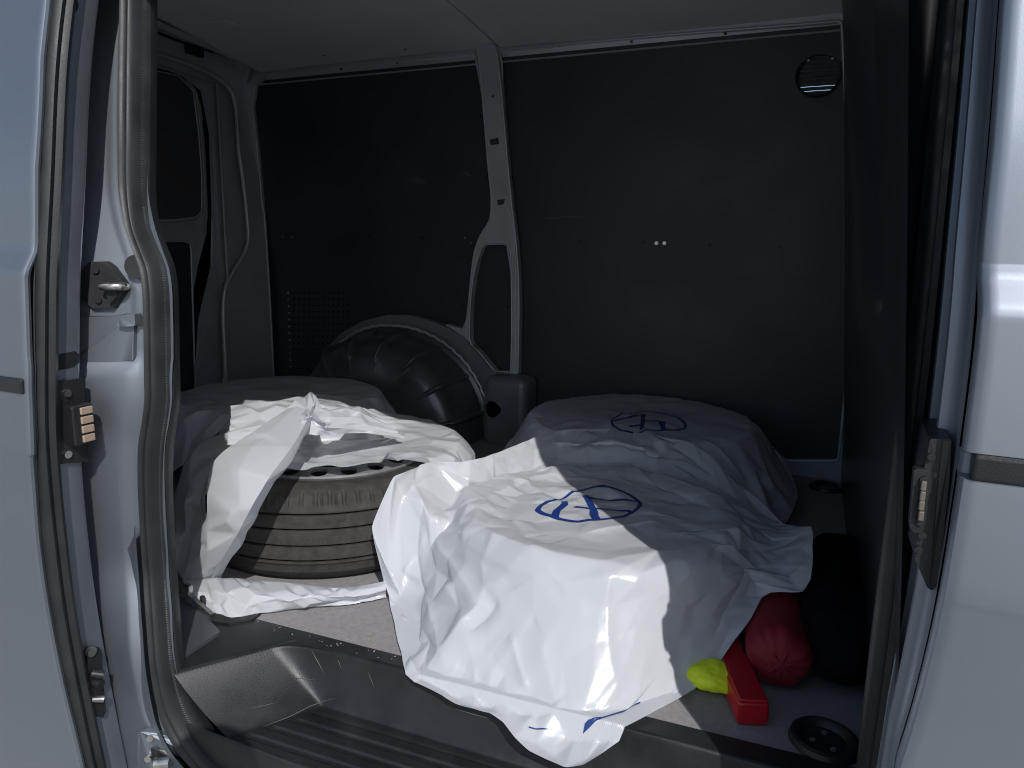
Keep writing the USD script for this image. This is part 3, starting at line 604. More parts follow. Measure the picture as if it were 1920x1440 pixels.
rows += [np.stack([ta + .012, y_s(tz) + .172, tz], 1), np.stack([ta + .05, y_s(tz) + .19, tz], 1)]
rows = [np.stack([tl + .05, .48 + 0 * tz, tz], 1), np.stack([tl + .012, .445 + 0 * tz, tz], 1)] + rows
obj('pillar_trim', loft(rows), 'partition_plastic', van, 60, label='curved black trim on the pillar, bulging above the partition')
bot = [r[0] for r in rows]; obj('trim_rim', tube(spline(np.array(bot), 40), .004, 8), 'partition_plastic', van, 60)
for k in range(3):
    c = at(1678 + 8 * k, 676, x=1.055); c = onto(1676 + 7 * k, 676, lambda z: .45); obj('partition_rib', tube([c + [0, 0, -.008], c + [0, 0, .008]], .002, 8), 'steel_wheel', part)
obj('front_blank', box([1.12, .12, -.3], [1.14, 1.7, 1.37]), 'dark_cloth', van)

# ------------------------------------------------------------------ wheels and their plastic bags
TW, TR = .215, .335
def tyre_mesh():
    pr = [(.205, .190), (.212, .200), (.222, .2025), (.240, .204), (.268, .2065), (.290, .2055), (.305, .201), (.3175, .194), (.3240, .186), (.3262, .178), (.3295, .172), (.3315, .166)]
    def g(z0, w): return [(.3325, z0 + w + .0035), (.3322, z0 + w + .0006), (.3312, z0 + w), (.3215, z0 + w * .8), (.3215, z0 - w * .8), (.3312, z0 - w), (.3322, z0 - w - .0006), (.3325, z0 - w - .0035)]
    for z0 in (.158, .1255, .0895, .057): pr += g(z0, .0026)
    pr = pr + [(.3285, .047), (.3275, .045), (.3240, .029), (.3175, .020), (.305, .009), (.290, .002), (.268, .0005), (.240, .004), (.222, .007), (.212, .011), (.205, .025)]
    pr = [(r if r > .30 else .30 - (.30 - r) * .715, z) for r, z in pr]
    n = 560; m = lathe(pr, n); v = m.vertices.reshape(len(pr), n, 3).copy(); r = np.array([p[0] for p in pr]); z = np.array([p[1] for p in pr])
    k = np.arange(n); sipe = ((k % 8) < 2) | ((k % 8) == 4) & (np.sin(k * 3.3) > .2)
    for i in range(len(pr)):
        dr = 0
        if .172 < z[i] < .199 and r[i] > .31: dr = -.0055 * sipe
        if 0: dr = -.0016 * (((k + 3 * int(z[i] * 400)) % 40 < 1) & (np.sin(k * 1.7) > 0))
        v[i, :, :2] *= ((r[i] + dr) / r[i])[:, None] if np.ndim(dr) else 1
    return T(v.reshape(-1, 3), m.faces)
TY = tyre_mesh()
def rim_mesh():
    out = lathe([(.204, .192), (.2075, .2035), (.2045, .207), (.200, .204), (.1975, .192), (.1965, .178), (.195, .170), (.193, .165), (.198, .160), (.2, .10), (.204, .03), (.2075, .012)], 72)
    prof = [(.1965, .186), (.182, .199), (.150, .206), (.133, .203), (.112, .178), (.08, .168), (.034, .166), (.034, .160), (.08, .161), (.114, .171), (.131, .196), (.150, .199), (.180, .192), (.1965, .179)]
    cs = m3.CrossSection([np.array(prof)[::-1]]); d = m3.Manifold.revolve(cs, 72)
    if d.volume() < 0 or d.is_empty(): d = m3.Manifold.revolve(m3.CrossSection([np.array(prof)]), 72)
    for k in range(18):
        a = 2 * math.pi * k / 18 + .1; d = d - m3.Manifold.cylinder(.1, .0165, .0165, 20).translate([.164 * math.cos(a), .164 * math.sin(a), .13])
    for k in range(5):
        a = 2 * math.pi * k / 5; d = d - m3.Manifold.cylinder(.1, .008, .008, 12).translate([.06 * math.cos(a), .06 * math.sin(a), .12])
    return cat([out, T(*meshkit.arrays(d)[:2])])
RM = rim_mesh(); RM.vertices[:, :2] *= 1.135
WH = {'front_left': (-.15, .655, .003), 'front_right': (.555, .605, .003), 'rear_left': (-.665, 1.045, .003), 'rear_right': (.47, 1.295, .003)}
def place(p, x, y, z, rz=0, tilt=(0, 0)):
    X = UsdGeom.Xformable(p); X.AddTranslateOp().Set(Gf.Vec3d(x, y, z)); X.AddRotateXYZOp().Set(Gf.Vec3f(tilt[0], tilt[1], rz))
w0 = thing('steel_wheel', 'worn tyre on a steel wheel showing through the tear in the white bag', 'wheel', group=None)
obj('tyre', TY, 'tyre_rubber', w0, 20); obj('rim', RM, 'steel_wheel', w0, 30); place(w0, *WH['front_left'], rz=-8)
for k, lab in (('front_right', 'wheel under the white bag with the blue ring emblem'), ('rear_left', 'wheel under the dull see-through bag beside the wheel arch'), ('rear_right', 'wheel under the shaded bag against the far wall')):
    w = thing('steel_wheel', lab, 'wheel'); w.GetReferences().AddInternalReference(w0.GetPath()); w.SetInstanceable(True)
    X = UsdGeom.Xformable(w); X.ClearXformOpOrder()
    X.AddTranslateOp(opSuffix='own').Set(Gf.Vec3d(*WH[k]))
    if k == 'front_right': X.AddScaleOp(opSuffix='own').Set(Gf.Vec3f(.84, .84, .74))
    w.SetCustomDataByKey('label', lab)

# --- thin plastic film: a sheet of points held by its edge lengths, laid over the wheels
def hfloor(x, y): return np.where(y > sill_y(x) - .003, .006, np.maximum(-.10, .006 - (sill_y(x) - y) * 1.6))
def push_wheel(X, c, tr=TR + .008, top=TW + .010, flat=.15):
    d = X[..., :2] - np.array(c[:2]); r = np.linalg.norm(d, axis=-1) + 1e-9; z = X[..., 2] - c[2]
    rc, hw, hh, rho = .25, tr - .25, top / 2, .035
    for inner in (0, 1):
        if inner: qr, qz = r - 0.0, z - flat / 2; er, ez, sg = np.abs(qr) - (.24 - .01), np.abs(qz) - (flat / 2 - .01), np.ones_like(r); rh = .01
        else: qr, qz = r - rc, z - hh; er, ez, sg = np.abs(qr) - (hw - rho), np.abs(qz) - (hh - rho), np.where(qr < 0, -1, 1); rh = rho
        o = np.sqrt(np.maximum(er, 0) ** 2 + np.maximum(ez, 0) ** 2); ins = np.minimum(np.maximum(er, ez), 0); sd = o + ins - rh
        hit = (sd < 0)
        if not hit.any(): continue
        nr = np.where(o > 1e-9, np.maximum(er, 0) / np.maximum(o, 1e-9), (er > ez) * 1.0); nz = np.where(o > 1e-9, np.maximum(ez, 0) / np.maximum(o, 1e-9), (er <= ez) * 1.0)
        mv = np.where(hit, -sd, 0)
        X[..., :2] += (mv * nr * sg / r)[..., None] * d; X[..., 2] += mv * nz * np.where(qz < 0, -1, 1) if not inner else mv * nz
        z = X[..., 2] - c[2]; d = X[..., :2] - np.array(c[:2]); r = np.linalg.norm(d, axis=-1) + 1e-9
def push_ball(X, c, r):
    d = X - np.array(c); l = np.linalg.norm(d, axis=-1); h = (l < r); X[h] += d[h] * ((r - l[h]) / np.maximum(l[h], 1e-6))[:, None]
def film(X, wheels, pins, iters=260, slack=1.0, balls=(), alive=None, grav=-.00022, seed=0, inner=4, wrinkle=.0, bend=.25, rest=None):
    """X (n, m, 3): the sheet where it starts; rest lengths from `rest` (or X itself) times slack; pins: {(i, j): target}"""
    n, m = X.shape[:2]; R0 = X if rest is None else rest
    A = np.ones((n, m)) if alive is None else alive.astype(float)
    r_ = np.random.default_rng(seed)
    if wrinkle:
        X = X + wrinkle * (meshkit.noise(R0 * 23 + seed, seed)[..., None] - .5) * np.array([.3, .3, 1.0]) * 2
    P = X.copy(); X = X.copy()
    sets = []; SL = np.broadcast_to(np.asarray(slack, float), (n, m)).ravel()
    def add(di, dj, st, par):
        for p in (0, 1):
            i = np.arange(max(0, -di), n - max(0, di)); j = np.arange(max(0, -dj), m - max(0, dj))
            step_ = max(abs(di), abs(dj))
            if di: i = i[(i // step_) % 2 == p]
            else: j = j[(j // step_) % 2 == p]
            I, J = np.meshgrid(i, j, indexing='ij')
            if I.size == 0: continue
            a, b = (I * m + J).ravel(), ((I + di) * m + J + dj).ravel()
            ok = (A.ravel()[a] * A.ravel()[b]) > 0; a, b = a[ok], b[ok]
            L = np.linalg.norm(R0.reshape(-1, 3)[a] - R0.reshape(-1, 3)[b], axis=1) * (SL[a] + SL[b]) / 2
            sets.append((a, b, L, st))
    add(1, 0, .5, 0); add(0, 1, .5, 0); add(1, 1, .45, 0); add(1, -1, .45, 0); add(2, 0, bend * .5, 0); add(0, 2, bend * .5, 0)
    pi = np.array([i * m + j for i, j in pins], int); pt = np.array(list(pins.values()), float) if pins else np.zeros((0, 3)); ps = X.reshape(-1, 3)[pi].copy() if len(pi) else None
    for it in range(iters):
        V = (X - P) * .93; P = X.copy(); X = X + V; X[..., 2] += grav
        F = X.reshape(-1, 3)
        for k in range(inner):
            for a, b, L, st in sets:
                d = F[b] - F[a]; l = np.sqrt((d * d).sum(1)) + 1e-12; s = (st * (l - L) / l)[:, None] * d
                F[a] += s; F[b] -= s
            if len(pi):
                t = min(1, it / (iters * .55)); F[pi] = ps * (1 - t) + pt * t
        for c in wheels: push_wheel(X, c, *((.288 + .006, .185 + .006) if c is WH['front_right'] else ()))
        for c, r in balls: push_ball(X, c, r)
        h = hfloor(X[..., 0], X[..., 1]); lo = X[..., 2] < h
        if lo.any():
            X[..., 2] = np.where(lo, h, X[..., 2]); 
            for q in (0, 1): X[..., q] = np.where(lo, P[..., q] * .6 + X[..., q] * .4, X[..., q])
        X[..., 1] = np.minimum(X[..., 1], 1.655)
    return X
def densify(X, k=2):
    from scipy.ndimage import zoom
    n, m = X.shape[:2]; return np.stack([zoom(X[..., c], ((n - 1) * k + 1) / np.array([n, m])[0] if False else (((n - 1) * k + 1) / n, ((m - 1) * k + 1) / m), order=3, mode='nearest', grid_mode=False) for c in range(3)], -1)
def normals_of(X):
    n = np.cross(np.gradient(X, axis=0), np.gradient(X, axis=1)); return n / (np.linalg.norm(n, axis=-1, keepdims=True) + 1e-12)
def crumple(X, seed, pts, amp, keep=.18, gate=None):
    """presses the sheet into flat facets with straight creases: the sheet is re-spanned between scattered points (pts, in [-1, 1]^2),
    each moved a little along the normal"""
    from scipy.interpolate import LinearNDInterpolator
    from scipy.spatial import Delaunay, cKDTree
    from scipy.ndimage import map_coordinates, gaussian_filter
    r_ = np.random.default_rng(seed); n, m = X.shape[:2]; N = normals_of(X)
    e = np.linspace(-1, 1, 26); ring = np.vstack([np.c_[e, -1 + 0 * e], np.c_[e, 1 + 0 * e], np.c_[-1 + 0 * e, e], np.c_[1 + 0 * e, e]])
    P = np.unique(np.round(np.vstack([pts, ring]), 5), axis=0); d = cKDTree(P).query(P, k=4)[0][:, 1:].mean(1)
    ci = ((P[:, 0] + 1) / 2 * (n - 1), (P[:, 1] + 1) / 2 * (m - 1)); g = lambda Y: np.stack([map_coordinates(Y[..., k], ci, order=1, mode='nearest') for k in range(3)], -1)
    V = g(X); off = r_.normal(0, 1, len(P)) * np.minimum(d, .25) * amp; off[np.abs(P).max(1) > .995] *= .3
    if gate is not None: off *= gate(V)
    V = V + g(N) * off[:, None]
    A, B_ = np.meshgrid(np.linspace(-1, 1, n), np.linspace(-1, 1, m), indexing='ij')
    l0 = np.linalg.norm(np.diff(X[:, m // 2], axis=0), axis=1).sum(); l1 = np.linalg.norm(np.diff(X[n // 2], axis=0), axis=1).sum()
    F = LinearNDInterpolator(Delaunay(P * [1, l1 / l0]), V)(A, B_ * l1 / l0); bad = np.isnan(F); F[bad] = X[bad]
    Y = F * (1 - keep) + X * keep
    for k in range(3): Y[..., k] = gaussian_filter(Y[..., k], .75, mode='nearest')
    return Y
def disc_points(seed, top, skirt):
    "scattered points: even in the middle, in radial lines over the skirt; inverse of the disc map of tent()"
    r_ = np.random.default_rng(seed); k = np.sqrt(r_.random(top)) * .62; a = r_.random(top) * 2 * np.pi; P = [np.c_[k * np.cos(a), k * np.sin(a)]]
    for lo, hi, c in ((.55, .68, .9), (.68, .80, 1.0), (.80, .90, 1.0), (.90, .985, 1.2)):
        c = int(skirt * c); a = (np.arange(c) + r_.uniform(-.9, .9, c)) / c * 2 * np.pi; k = r_.uniform(lo, hi, c); P.append(np.c_[k * np.cos(a), k * np.sin(a)])
    P = np.vstack(P); u, v = P.T; q = 2 * math.sqrt(2)
    x = .5 * np.sqrt(np.maximum(2 + u * u - v * v + q * u, 0)) - .5 * np.sqrt(np.maximum(2 + u * u - v * v - q * u, 0)); y = .5 * np.sqrt(np.maximum(2 - u * u + v * v + q * v, 0)) - .5 * np.sqrt(np.maximum(2 - u * u + v * v - q * v, 0))
    return np.clip(np.c_[x, y], -.99, .99)
def press(X, U, lines, amp=.005, w=.008):
    "sharp folds along given lines ((px, py), (px, py), signed strength) as they run over the sheet"
    N = normals_of(X); h = np.zeros(X.shape[:2])
    for p, q, a in lines:
        c, e = uv_under(X, U, *p), uv_under(X, U, *q); L = np.linalg.norm(e - c) + 1e-6; ax_ = (e - c) / L; d = U - c
        s_ = (d @ ax_) / L; t = d @ np.array([-ax_[1], ax_[0]]); t = t + .06 * L * np.sin(np.clip(s_, 0, 1) * np.pi) * (1 if a > 0 else -1)
        end = np.clip(np.minimum(s_ + .08, 1.08 - s_) / .22, 0, 1); ww = w / .42
        h += a * amp * np.where(t > 0, np.clip(1 - t / (2.2 * ww), 0, 1), np.clip(1 + t / (6 * ww), 0, 1)) * end
    return X + N * h[..., None]
def settle(X):
    X = X.copy(); h = np.where(X[..., 1] > sill_y(X[..., 0]) - .036, .011, np.maximum(-.08, .011 - (sill_y(X[..., 0]) - .036 - X[..., 1]) * 2.4)); X[..., 2] = np.maximum(X[..., 2], h); return X
def press(X, U, lines, amp=.005, w=.008):
    "sharp folds along given lines ((px, py), (px, py), signed strength) as they run over the sheet"
    N = normals_of(X); h = np.zeros(X.shape[:2])
    for p, q, a in lines:
        c, e = uv_under(X, U, *p), uv_under(X, U, *q); L = np.linalg.norm(e - c) + 1e-6; ax_ = (e - c) / L; d = U - c
        s_ = (d @ ax_) / L; t = d @ np.array([-ax_[1], ax_[0]]); t = t + .06 * L * np.sin(np.clip(s_, 0, 1) * np.pi) * (1 if a > 0 else -1)
        end = np.clip(np.minimum(s_ + .08, 1.08 - s_) / .22, 0, 1); ww = w / .42
        h += a * amp * np.where(t > 0, np.exp(-np.abs(t) / ww), np.exp(-np.abs(t) / (3.5 * ww))) * end
    return X + N * h[..., None]
def clip_mesh(V, F, s):
    "keeps the part of a triangle mesh where s < 0, cutting triangles along s = 0"
    V, out, cache = list(map(np.array, V)), [], {}
    def cut_(i, j):
        k = (min(i, j), max(i, j))
        if k not in cache: t = s[i] / (s[i] - s[j]); cache[k] = len(V); V.append(V[i] * (1 - t) + V[j] * t)
        return cache[k]
    neg = s[F] < 0; full = neg.all(1); out = F[full].tolist()
    for f, g in zip(F[~full & neg.any(1)], neg[~full & neg.any(1)]):
        p = []
        for k in range(3):
            a, b = f[k], f[(k + 1) % 3]
            if g[k]: p.append(a)
            if g[k] != g[(k + 1) % 3]: p.append(cut_(a, b))
        for k in range(1, len(p) - 1): out.append([p[0], p[k], p[k + 1]])
    m = T(np.array(V), np.array(out)); m.remove_unreferenced_vertices(); return m
def film_mesh(X, alive=None):
    n, m = X.shape[:2]; f = grid_faces(n, m)
    if alive is not None:
        f = f[alive.ravel()[f].all(1)]
    mm = T(X.reshape(-1, 3), f); mm.remove_unreferenced_vertices(); return mm
def square_sheet(c, side, tipdir, n, z=.26):
    e = np.array(tipdir, float); e /= np.linalg.norm(e); p = np.array([-e[1], e[0]])         # e: towards the tip corner, p: to its left
    s = np.linspace(-.5, .5, n) * side; a, b = np.meshgrid(s, s, indexing='ij'); q = math.sqrt(.5)
    xy = np.array(c[:2]) + ((a + b) * q)[..., None] * e + ((a - b) * q)[..., None] * p
    return np.concatenate([xy, np.full((n, n, 1), z)], -1), np.stack([a, b], -1)
def sheet_point(X, U, u):
    "bilinear point and normal of the sheet at sheet coordinates u (k, 2)"
    from scipy.ndimage import map_coordinates
    n, m = X.shape[:2]; a0, a1 = U[0, 0, 0], U[-1, 0, 0]; b0, b1 = U[0, 0, 1], U[0, -1, 1]
    ci = (u[:, 0] - a0) / (a1 - a0) * (n - 1), (u[:, 1] - b0) / (b1 - b0) * (m - 1); N = normals_of(X)
    g = lambda Y: np.stack([map_coordinates(Y[..., k], ci, order=1, mode='nearest') for k in range(3)], -1)
    nn = g(N); nn /= np.linalg.norm(nn, axis=1, keepdims=True); nn = np.where(nn[:, 2:] < -.3, -nn, nn); return g(X), nn
def decal(X, U, poly, lift=.0012):
    "a flat printed shape laid on the film"
    V, F, k = [], [], 0
    for g in getattr(poly, 'geoms', [poly]):
        g = g.segmentize(.004)
        vs, fs = trimesh.creation.triangulate_polygon(g, engine='earcut'); m = trimesh.Trimesh(np.c_[vs, np.zeros(len(vs))], fs, process=False)
        v2, f2 = trimesh.remesh.subdivide_to_size(m.vertices, m.faces, .005); V.append(v2[:, :2]); F.append(f2 + k); k += len(v2)
    u = np.vstack(V); p, nn = sheet_point(X, U, u); return T(p + nn * lift, np.vstack(F))
def nearest_uv(X, U, p):
    d = ((X - np.asarray(p)) ** 2).sum(-1); i = np.unravel_index(d.argmin(), d.shape); return U[i]
def uv_under(X, U, px, py):
    "sheet coordinate that the photograph shows at a pixel (upper face only)"
    d = ray(px, py); d = d / np.linalg.norm(d); v = X - CAM; t = (v * d).sum(-1); e = np.linalg.norm(v - t[..., None] * d, axis=-1)
    i = np.unravel_index((e + .01 * (t - t.min())).argmin(), e.shape); return U[i]
def loc(c, ang, r, z=.2): return np.array([c[0] + r * math.cos(ang), c[1] + r * math.sin(ang), z])


def tent(c, hem, n, rim=.337, top=.222, dish=.03, drop=.03):
    """sheet over a wheel: from the middle over the rim and straight down to the hem curve; returns points and sheet coordinates"""
    c = np.array(c[:2]); hem = np.asarray(hem, float); th = np.arctan2(hem[:, 1] - c[1], hem[:, 0] - c[0]); o = np.argsort(th); hem, th = hem[o], th[o]
    hh = np.vstack([hem[-2:], hem, hem[:2]]); tt = np.r_[th[-2:] - 2 * np.pi, th, th[:2] + 2 * np.pi]; H = PchipInterpolator(tt, hh)
    s = np.linspace(-1, 1, n); a, b = np.meshgrid(s, s, indexing='ij'); u, v = a * np.sqrt(1 - b * b / 2), b * np.sqrt(1 - a * a / 2)
    rho, ang = np.minimum(np.hypot(u, v), 1), np.arctan2(v, u); E = H(ang.ravel()).reshape(n, n, 3); ex, ey = np.cos(ang), np.sin(ang)
    def P(r, z): return np.stack([c[0] + r * ex, c[1] + r * ey, z + 0 * ex], -1)
    K = [P(0, top - dish), P(.12, top - dish * .9), P(.20, top - dish * .3), P(min(.262, rim - .05), top - (.004 if rim < .3 else 0)), P(rim - .03, top - .004 - .2 * (drop - .03) * 2), P(rim, top - drop), E]
    d = [np.linalg.norm(K[i + 1] - K[i], axis=-1) for i in range(len(K) - 1)]; L = sum(d); t = rho * L; X = K[-1].copy(); acc = 0
    done = np.zeros((n, n), bool)
    for i in range(len(d)):
        f = np.clip((t - acc) / np.maximum(d[i], 1e-9), 0, 1); m = (~done) & (t <= acc + d[i] + 1e-9); X[m] = (K[i] * (1 - f[..., None]) + K[i + 1] * f[..., None])[m]; done |= m; acc = acc + d[i]
    return X, np.stack([a, b], -1), rho, ang
def edge_pins(X, jit=0.0, seed=0, skip=None):
    n, m = X.shape[:2]; r_ = np.random.default_rng(seed); P = {}
    for i in range(n):
        for j in (range(m) if i in (0, n - 1) else (0, m - 1)):
            if skip is None or not skip[i, j]: P[(i, j)] = X[i, j] + jit * (meshkit.noise(X[i, j] * 30, seed) - .5) * np.array([.5, .5, 1])
    return P
def finish(X, seed, top=150, skirt=60, amp=.05, k=2, gate=None, pts=None):
    X2 = densify(X, k); U2 = np.stack(np.meshgrid(np.linspace(-1, 1, X2.shape[0]), np.linspace(-1, 1, X2.shape[1]), indexing='ij'), -1)
    return crumple(X2, seed, disc_points(seed, top, skirt) if pts is None else pts, amp, gate=gate), U2
def A_(px, py, z): return tuple(at(px, py, z=z))

WHR = .92
# ---- front right bag: pulled forward over the edge of the step
C = WH['front_right']
hemA = [A_(1060, 1440, -.03), A_(1150, 1398, -.012), A_(1215, 1352, .0), A_(1290, 1305, .006), A_(1345, 1240, .04), A_(1400, 1172, .085), A_(1450, 1108, .12), A_(1500, 1112, .125), A_(1522, 1082, .145), A_(1522, 990, .19), (.945, .72, .17), (.90, .84, .13), (.80, .96, .16), (.64, 1.03, .236), (.47, 1.05, .24), (.33, 1.0, .232), A_(880, 864, .236), A_(800, 869, .243), A_(738, 892, .243), A_(694, 1000, .13), A_(712, 1075, .05), A_(735, 1150, .008), A_(752, 1228, .008), A_(775, 1280, .004), A_(850, 1316, .0), A_(925, 1342, -.004), A_(985, 1402, -.02)]
XA, UA, rho, ang = tent(C, hemA, 112, rim=.285, top=.222, dish=.008, drop=.05)
side = np.clip((rho - .55) / .2, 0, 1); left = np.exp(-((np.degrees(ang) + 150) / 38) ** 2) + .5 * np.exp(-((np.degrees(ang) + 20) / 30) ** 2) + .5 * (np.abs(ang) > 1.8)
nz = meshkit.fbm(XA * 9, 3, 5)
slA = 1.002 + .007 * nz + side * left * (.012 + .022 * nz)
XA = film(XA, [C, WH['rear_right'], WH['front_left']], edge_pins(XA, .005, 2), 130, slA, seed=3, wrinkle=.006, bend=.3, inner=3, grav=-.00002)
XA2, UA2 = finish(XA, 11, 250, 84, .036, 3, gate=lambda X: .35 + 1.0 * (1 - np.exp(-((X[..., 0] - .63) / .15) ** 2) * np.clip((.62 - X[..., 1]) / .2, 0, 1)))
XA2 = settle(press(XA2, UA2, [((850, 872), (722, 962), 1), ((740, 900), (802, 1000), -1), ((800, 1000), (752, 1105), 1), ((790, 960), (764, 1200), -1.3), ((818, 1008), (892, 1122), 1), ((930, 1130), (880, 1182), -1), ((1140, 1075), (1162, 1292), .7), ((958, 1192), (992, 1292), 1), ((1060, 1302), (962, 1332), -1), ((1250, 1000), (1452, 1022), 1), ((1330, 1052), (1500, 1002), -1.2), ((1360, 1085), (1502, 1060), 1), ((1420, 1040), (1345, 1185), -1), ((1232, 978), (1092, 1002), .8), ((820, 960), (902, 1002), 1), ((930, 960), (1000, 1012), -.8), ((760, 930), (830, 890), -1), ((1060, 880), (1150, 905), .7), ((1200, 900), (1330, 950), -.8), ((1180, 870), (1260, 930), .7), ((770, 1230), (850, 1290), 1), ((1040, 1400), (1110, 1330), -.8), ((880, 900), (930, 960), .8), ((1395, 1040), (1480, 1090), 1), ((860, 1250), (930, 1310), -1), ((800, 1120), (850, 1240), 1)], .0055))
bagA = thing('wheel_bag', 'white plastic bag with blue ring emblem spread over the wheel nearest the door step', 'plastic bag')
shA = obj('plastic_film', film_mesh(XA2), 'film', bagA, True)

# ---- rear right bag
C = WH['rear_right']
hemB = [A_(1478, 975, .05), A_(1497, 925, .05), A_(1490, 880, .08), A_(1470, 850, .13), (.85, 1.46, .12), (.78, 1.58, .10), (.63, 1.645, .10), (.47, 1.65, .12), (.30, 1.645, .10), (.15, 1.58, .06), (.085, 1.44, .03), (.075, 1.30, .02), (.06, 1.14, .02), A_(918, 866, .05), A_(960, 868, .10), (.24, .955, .17), (.36, .93, .22), (.52, .945, .225), (.68, .95, .20), (.80, .96, .12), (.88, 1.0, .06)]
XB, UB, rho, ang = tent(C, hemB, 100, dish=.012)
side = np.clip((rho - .5) / .2, 0, 1); deg = np.degrees(ang); nz = meshkit.fbm(XB * 9, 3, 9)
slB = 1.004 + .012 * nz + side * (.07 * np.exp(-((deg + 25) / 28) ** 2) + .03 * np.exp(-((deg + 100) / 50) ** 2)) * (.6 + nz)
XB = film(XB, [C, WH['front_right']], edge_pins(XB, .008, 5), 120, slB, seed=5, wrinkle=.006, bend=.25, inner=3, grav=-.00002)
XB2, UB2 = finish(XB, 12, 190, 76, .032)
XB2 = press(XB2, UB2, [((1000, 800), (1112, 832), 1), ((1100, 832), (1252, 862), -1), ((1300, 822), (1402, 900), 1), ((1390, 880), (1442, 958), -1), ((1300, 852), (1372, 930), 1), ((1150, 852), (1202, 925), -.8), ((1230, 830), (1330, 850), .8), ((960, 830), (1050, 815), .8), ((1405, 860), (1470, 930), 1)], .005)
bagB = thing('wheel_bag', 'shaded bluish plastic bag with dark emblem against the far wall', 'plastic bag')
shB = obj('plastic_film', film_mesh(XB2), 'film', bagB, True)

# ---- rear left bag, thinner film
C = WH['rear_left']
hemC = [(-.66, .66, .10), (-.50, .72, .24), (-.38, .80, .26), (-.27, .93, .22), (-.235, 1.10, .05), (-.27, 1.30, .03), (-.40, 1.40, .03), (-.62, 1.41, .05), (-.82, 1.42, .05), (-.98, 1.30, .02), (-1.05, 1.08, .01), (-1.02, .86, .01), (-.90, .72, .01), (-.78, .66, .03)]
XC, UC, rho, ang = tent(C, hemC, 92, top=.228)
side = np.clip((rho - .5) / .2, 0, 1); nz = meshkit.fbm(XC * 8, 3, 4)
slC = 1.004 + .015 * nz + side * .03 * nz
XC = film(XC, [C, WH['front_left']], edge_pins(XC, .01, 8), 110, slC, seed=8, wrinkle=.006, bend=.25, inner=3, grav=-.00002)
XC2, UC2 = finish(XC, 13, 130, 55, .036)
bagC = thing('wheel_bag', 'dull see-through plastic bag in the shade in front of the wheel arch', 'plastic bag')
shC = obj('plastic_film', film_mesh(XC2), 'thin_film', bagC, True)

# ---- front left bag, torn open towards the door
C = WH['front_left']
hemD = [(-.185, .298, .006), A_(345, 1092, .006), A_(322, 1030, .06), A_(312, 950, .08), (-.50, .45, .04), (-.55, .60, .10), (-.56, .72, .22), (-.50, .82, .255), (-.40, .93, .27), (-.29, .985, .24), (-.16, 1.04, .13), (-.065, 1.055, .10), (.06, 1.0, .06), (.17, .87, .12), (.20, .72, .14), (.17, .58, .12), (.10, .42, .02), (-.03, .33, .006)]
XD, UD, rho, ang = tent(C, hemD, 110, top=.226, dish=.0)
rr = np.hypot(XD[..., 0] - C[0], XD[..., 1] - C[1]); deg = np.degrees(ang)
lim = -68 - 30 * np.clip((rr - .19) / .16, 0, 1)
lim_r = .236 + .006 * np.sin(deg / 4)
tear = np.minimum(np.minimum((deg - lim) * .004, (-12 - deg) * .004), rr - lim_r)
from scipy.ndimage import binary_dilation
dead = tear > 0; alive = ~dead | binary_dilation(~dead, iterations=2)
side = np.clip((rho - .5) / .2, 0, 1); nz = meshkit.fbm(XD * 9, 3, 14)
peak = np.array(at(582, 742, z=.335)); dk = np.linalg.norm(XD[..., :2] - np.array([-.30, .80]), axis=-1)
slD = 1.006 + .015 * nz + .20 * np.exp(-(dk / .10) ** 2) + side * .02 * nz
pins = edge_pins(XD, .008, 3, dead)
ic = np.unravel_index(dk.argmin(), dk.shape); pins[ic] = tuple(peak); pins[(ic[0], ic[1] + 1)] = tuple(peak + [.008, -.004, -.004]); pins[(ic[0] + 1, ic[1])] = tuple(peak + [.002, -.006, -.012]); pins[(ic[0] - 1, ic[1])] = tuple(peak + [-.006, 0, -.010])
for i, j in zip(*np.where((np.abs(tear) < .012) & alive)):
    if 0 < i < 109 and 0 < j < 109:
        p = XD[i, j].copy()
        if rr[i, j] < .27: p[2] = .230 + .004 * math.sin(deg[i, j] / 9)
        pins[(i, j)] = p
XD = film(XD, [C, WH['rear_left']], pins, 130, slD, alive=alive, seed=9, wrinkle=.006, bend=.25, inner=3, grav=-.00002)
XD2, UD2 = finish(XD, 14, 190, 60, .034)
from scipy.ndimage import zoom as nd_zoom
s2 = nd_zoom(tear, (XD2.shape[0] / tear.shape[0], XD2.shape[1] / tear.shape[1]), order=1)[:XD2.shape[0], :XD2.shape[1]]
bagD = thing('torn_bag', 'white plastic bag torn open at the side with a twisted peak, worn tyre showing', 'plastic bag')
shD = obj('plastic_film', clip_mesh(XD2.reshape(-1, 3), grid_faces(*XD2.shape[:2]), s2.ravel()), 'film', bagD, True)
def strip(ctrl, n, m, wheels, slack, seed, iters=110, hold='ends', wr=.006, amp=.0016, cnt=40, grav=-.00012):
    "sheet through a small net of points, slackened until it creases"
    ctrl = np.asarray(ctrl, float); a = np.linspace(0, 1, ctrl.shape[0]); b = np.linspace(0, 1, ctrl.shape[1])
    X = PchipInterpolator(b, PchipInterpolator(a, ctrl, axis=0)(np.linspace(0, 1, n)), axis=1)(np.linspace(0, 1, m))
    pins = {}
    for i in range(n):
        for j in range(m):
            if (hold == 'ends' and i in (0, n - 1)) or (hold == 'all' and (i in (0, n - 1) or j in (0, m - 1))) or (hold == 'sides' and j in (0, m - 1)): pins[(i, j)] = X[i, j]
    nz = meshkit.fbm(X * 12, 3, seed); X = film(X, wheels, pins, iters, slack + .012 * nz, seed=seed, wrinkle=wr, bend=.15, inner=3, grav=grav)
    pts = np.random.default_rng(seed).uniform(-.97, .97, (cnt, 2))
    return finish(X, seed, amp=amp, pts=pts)[0]
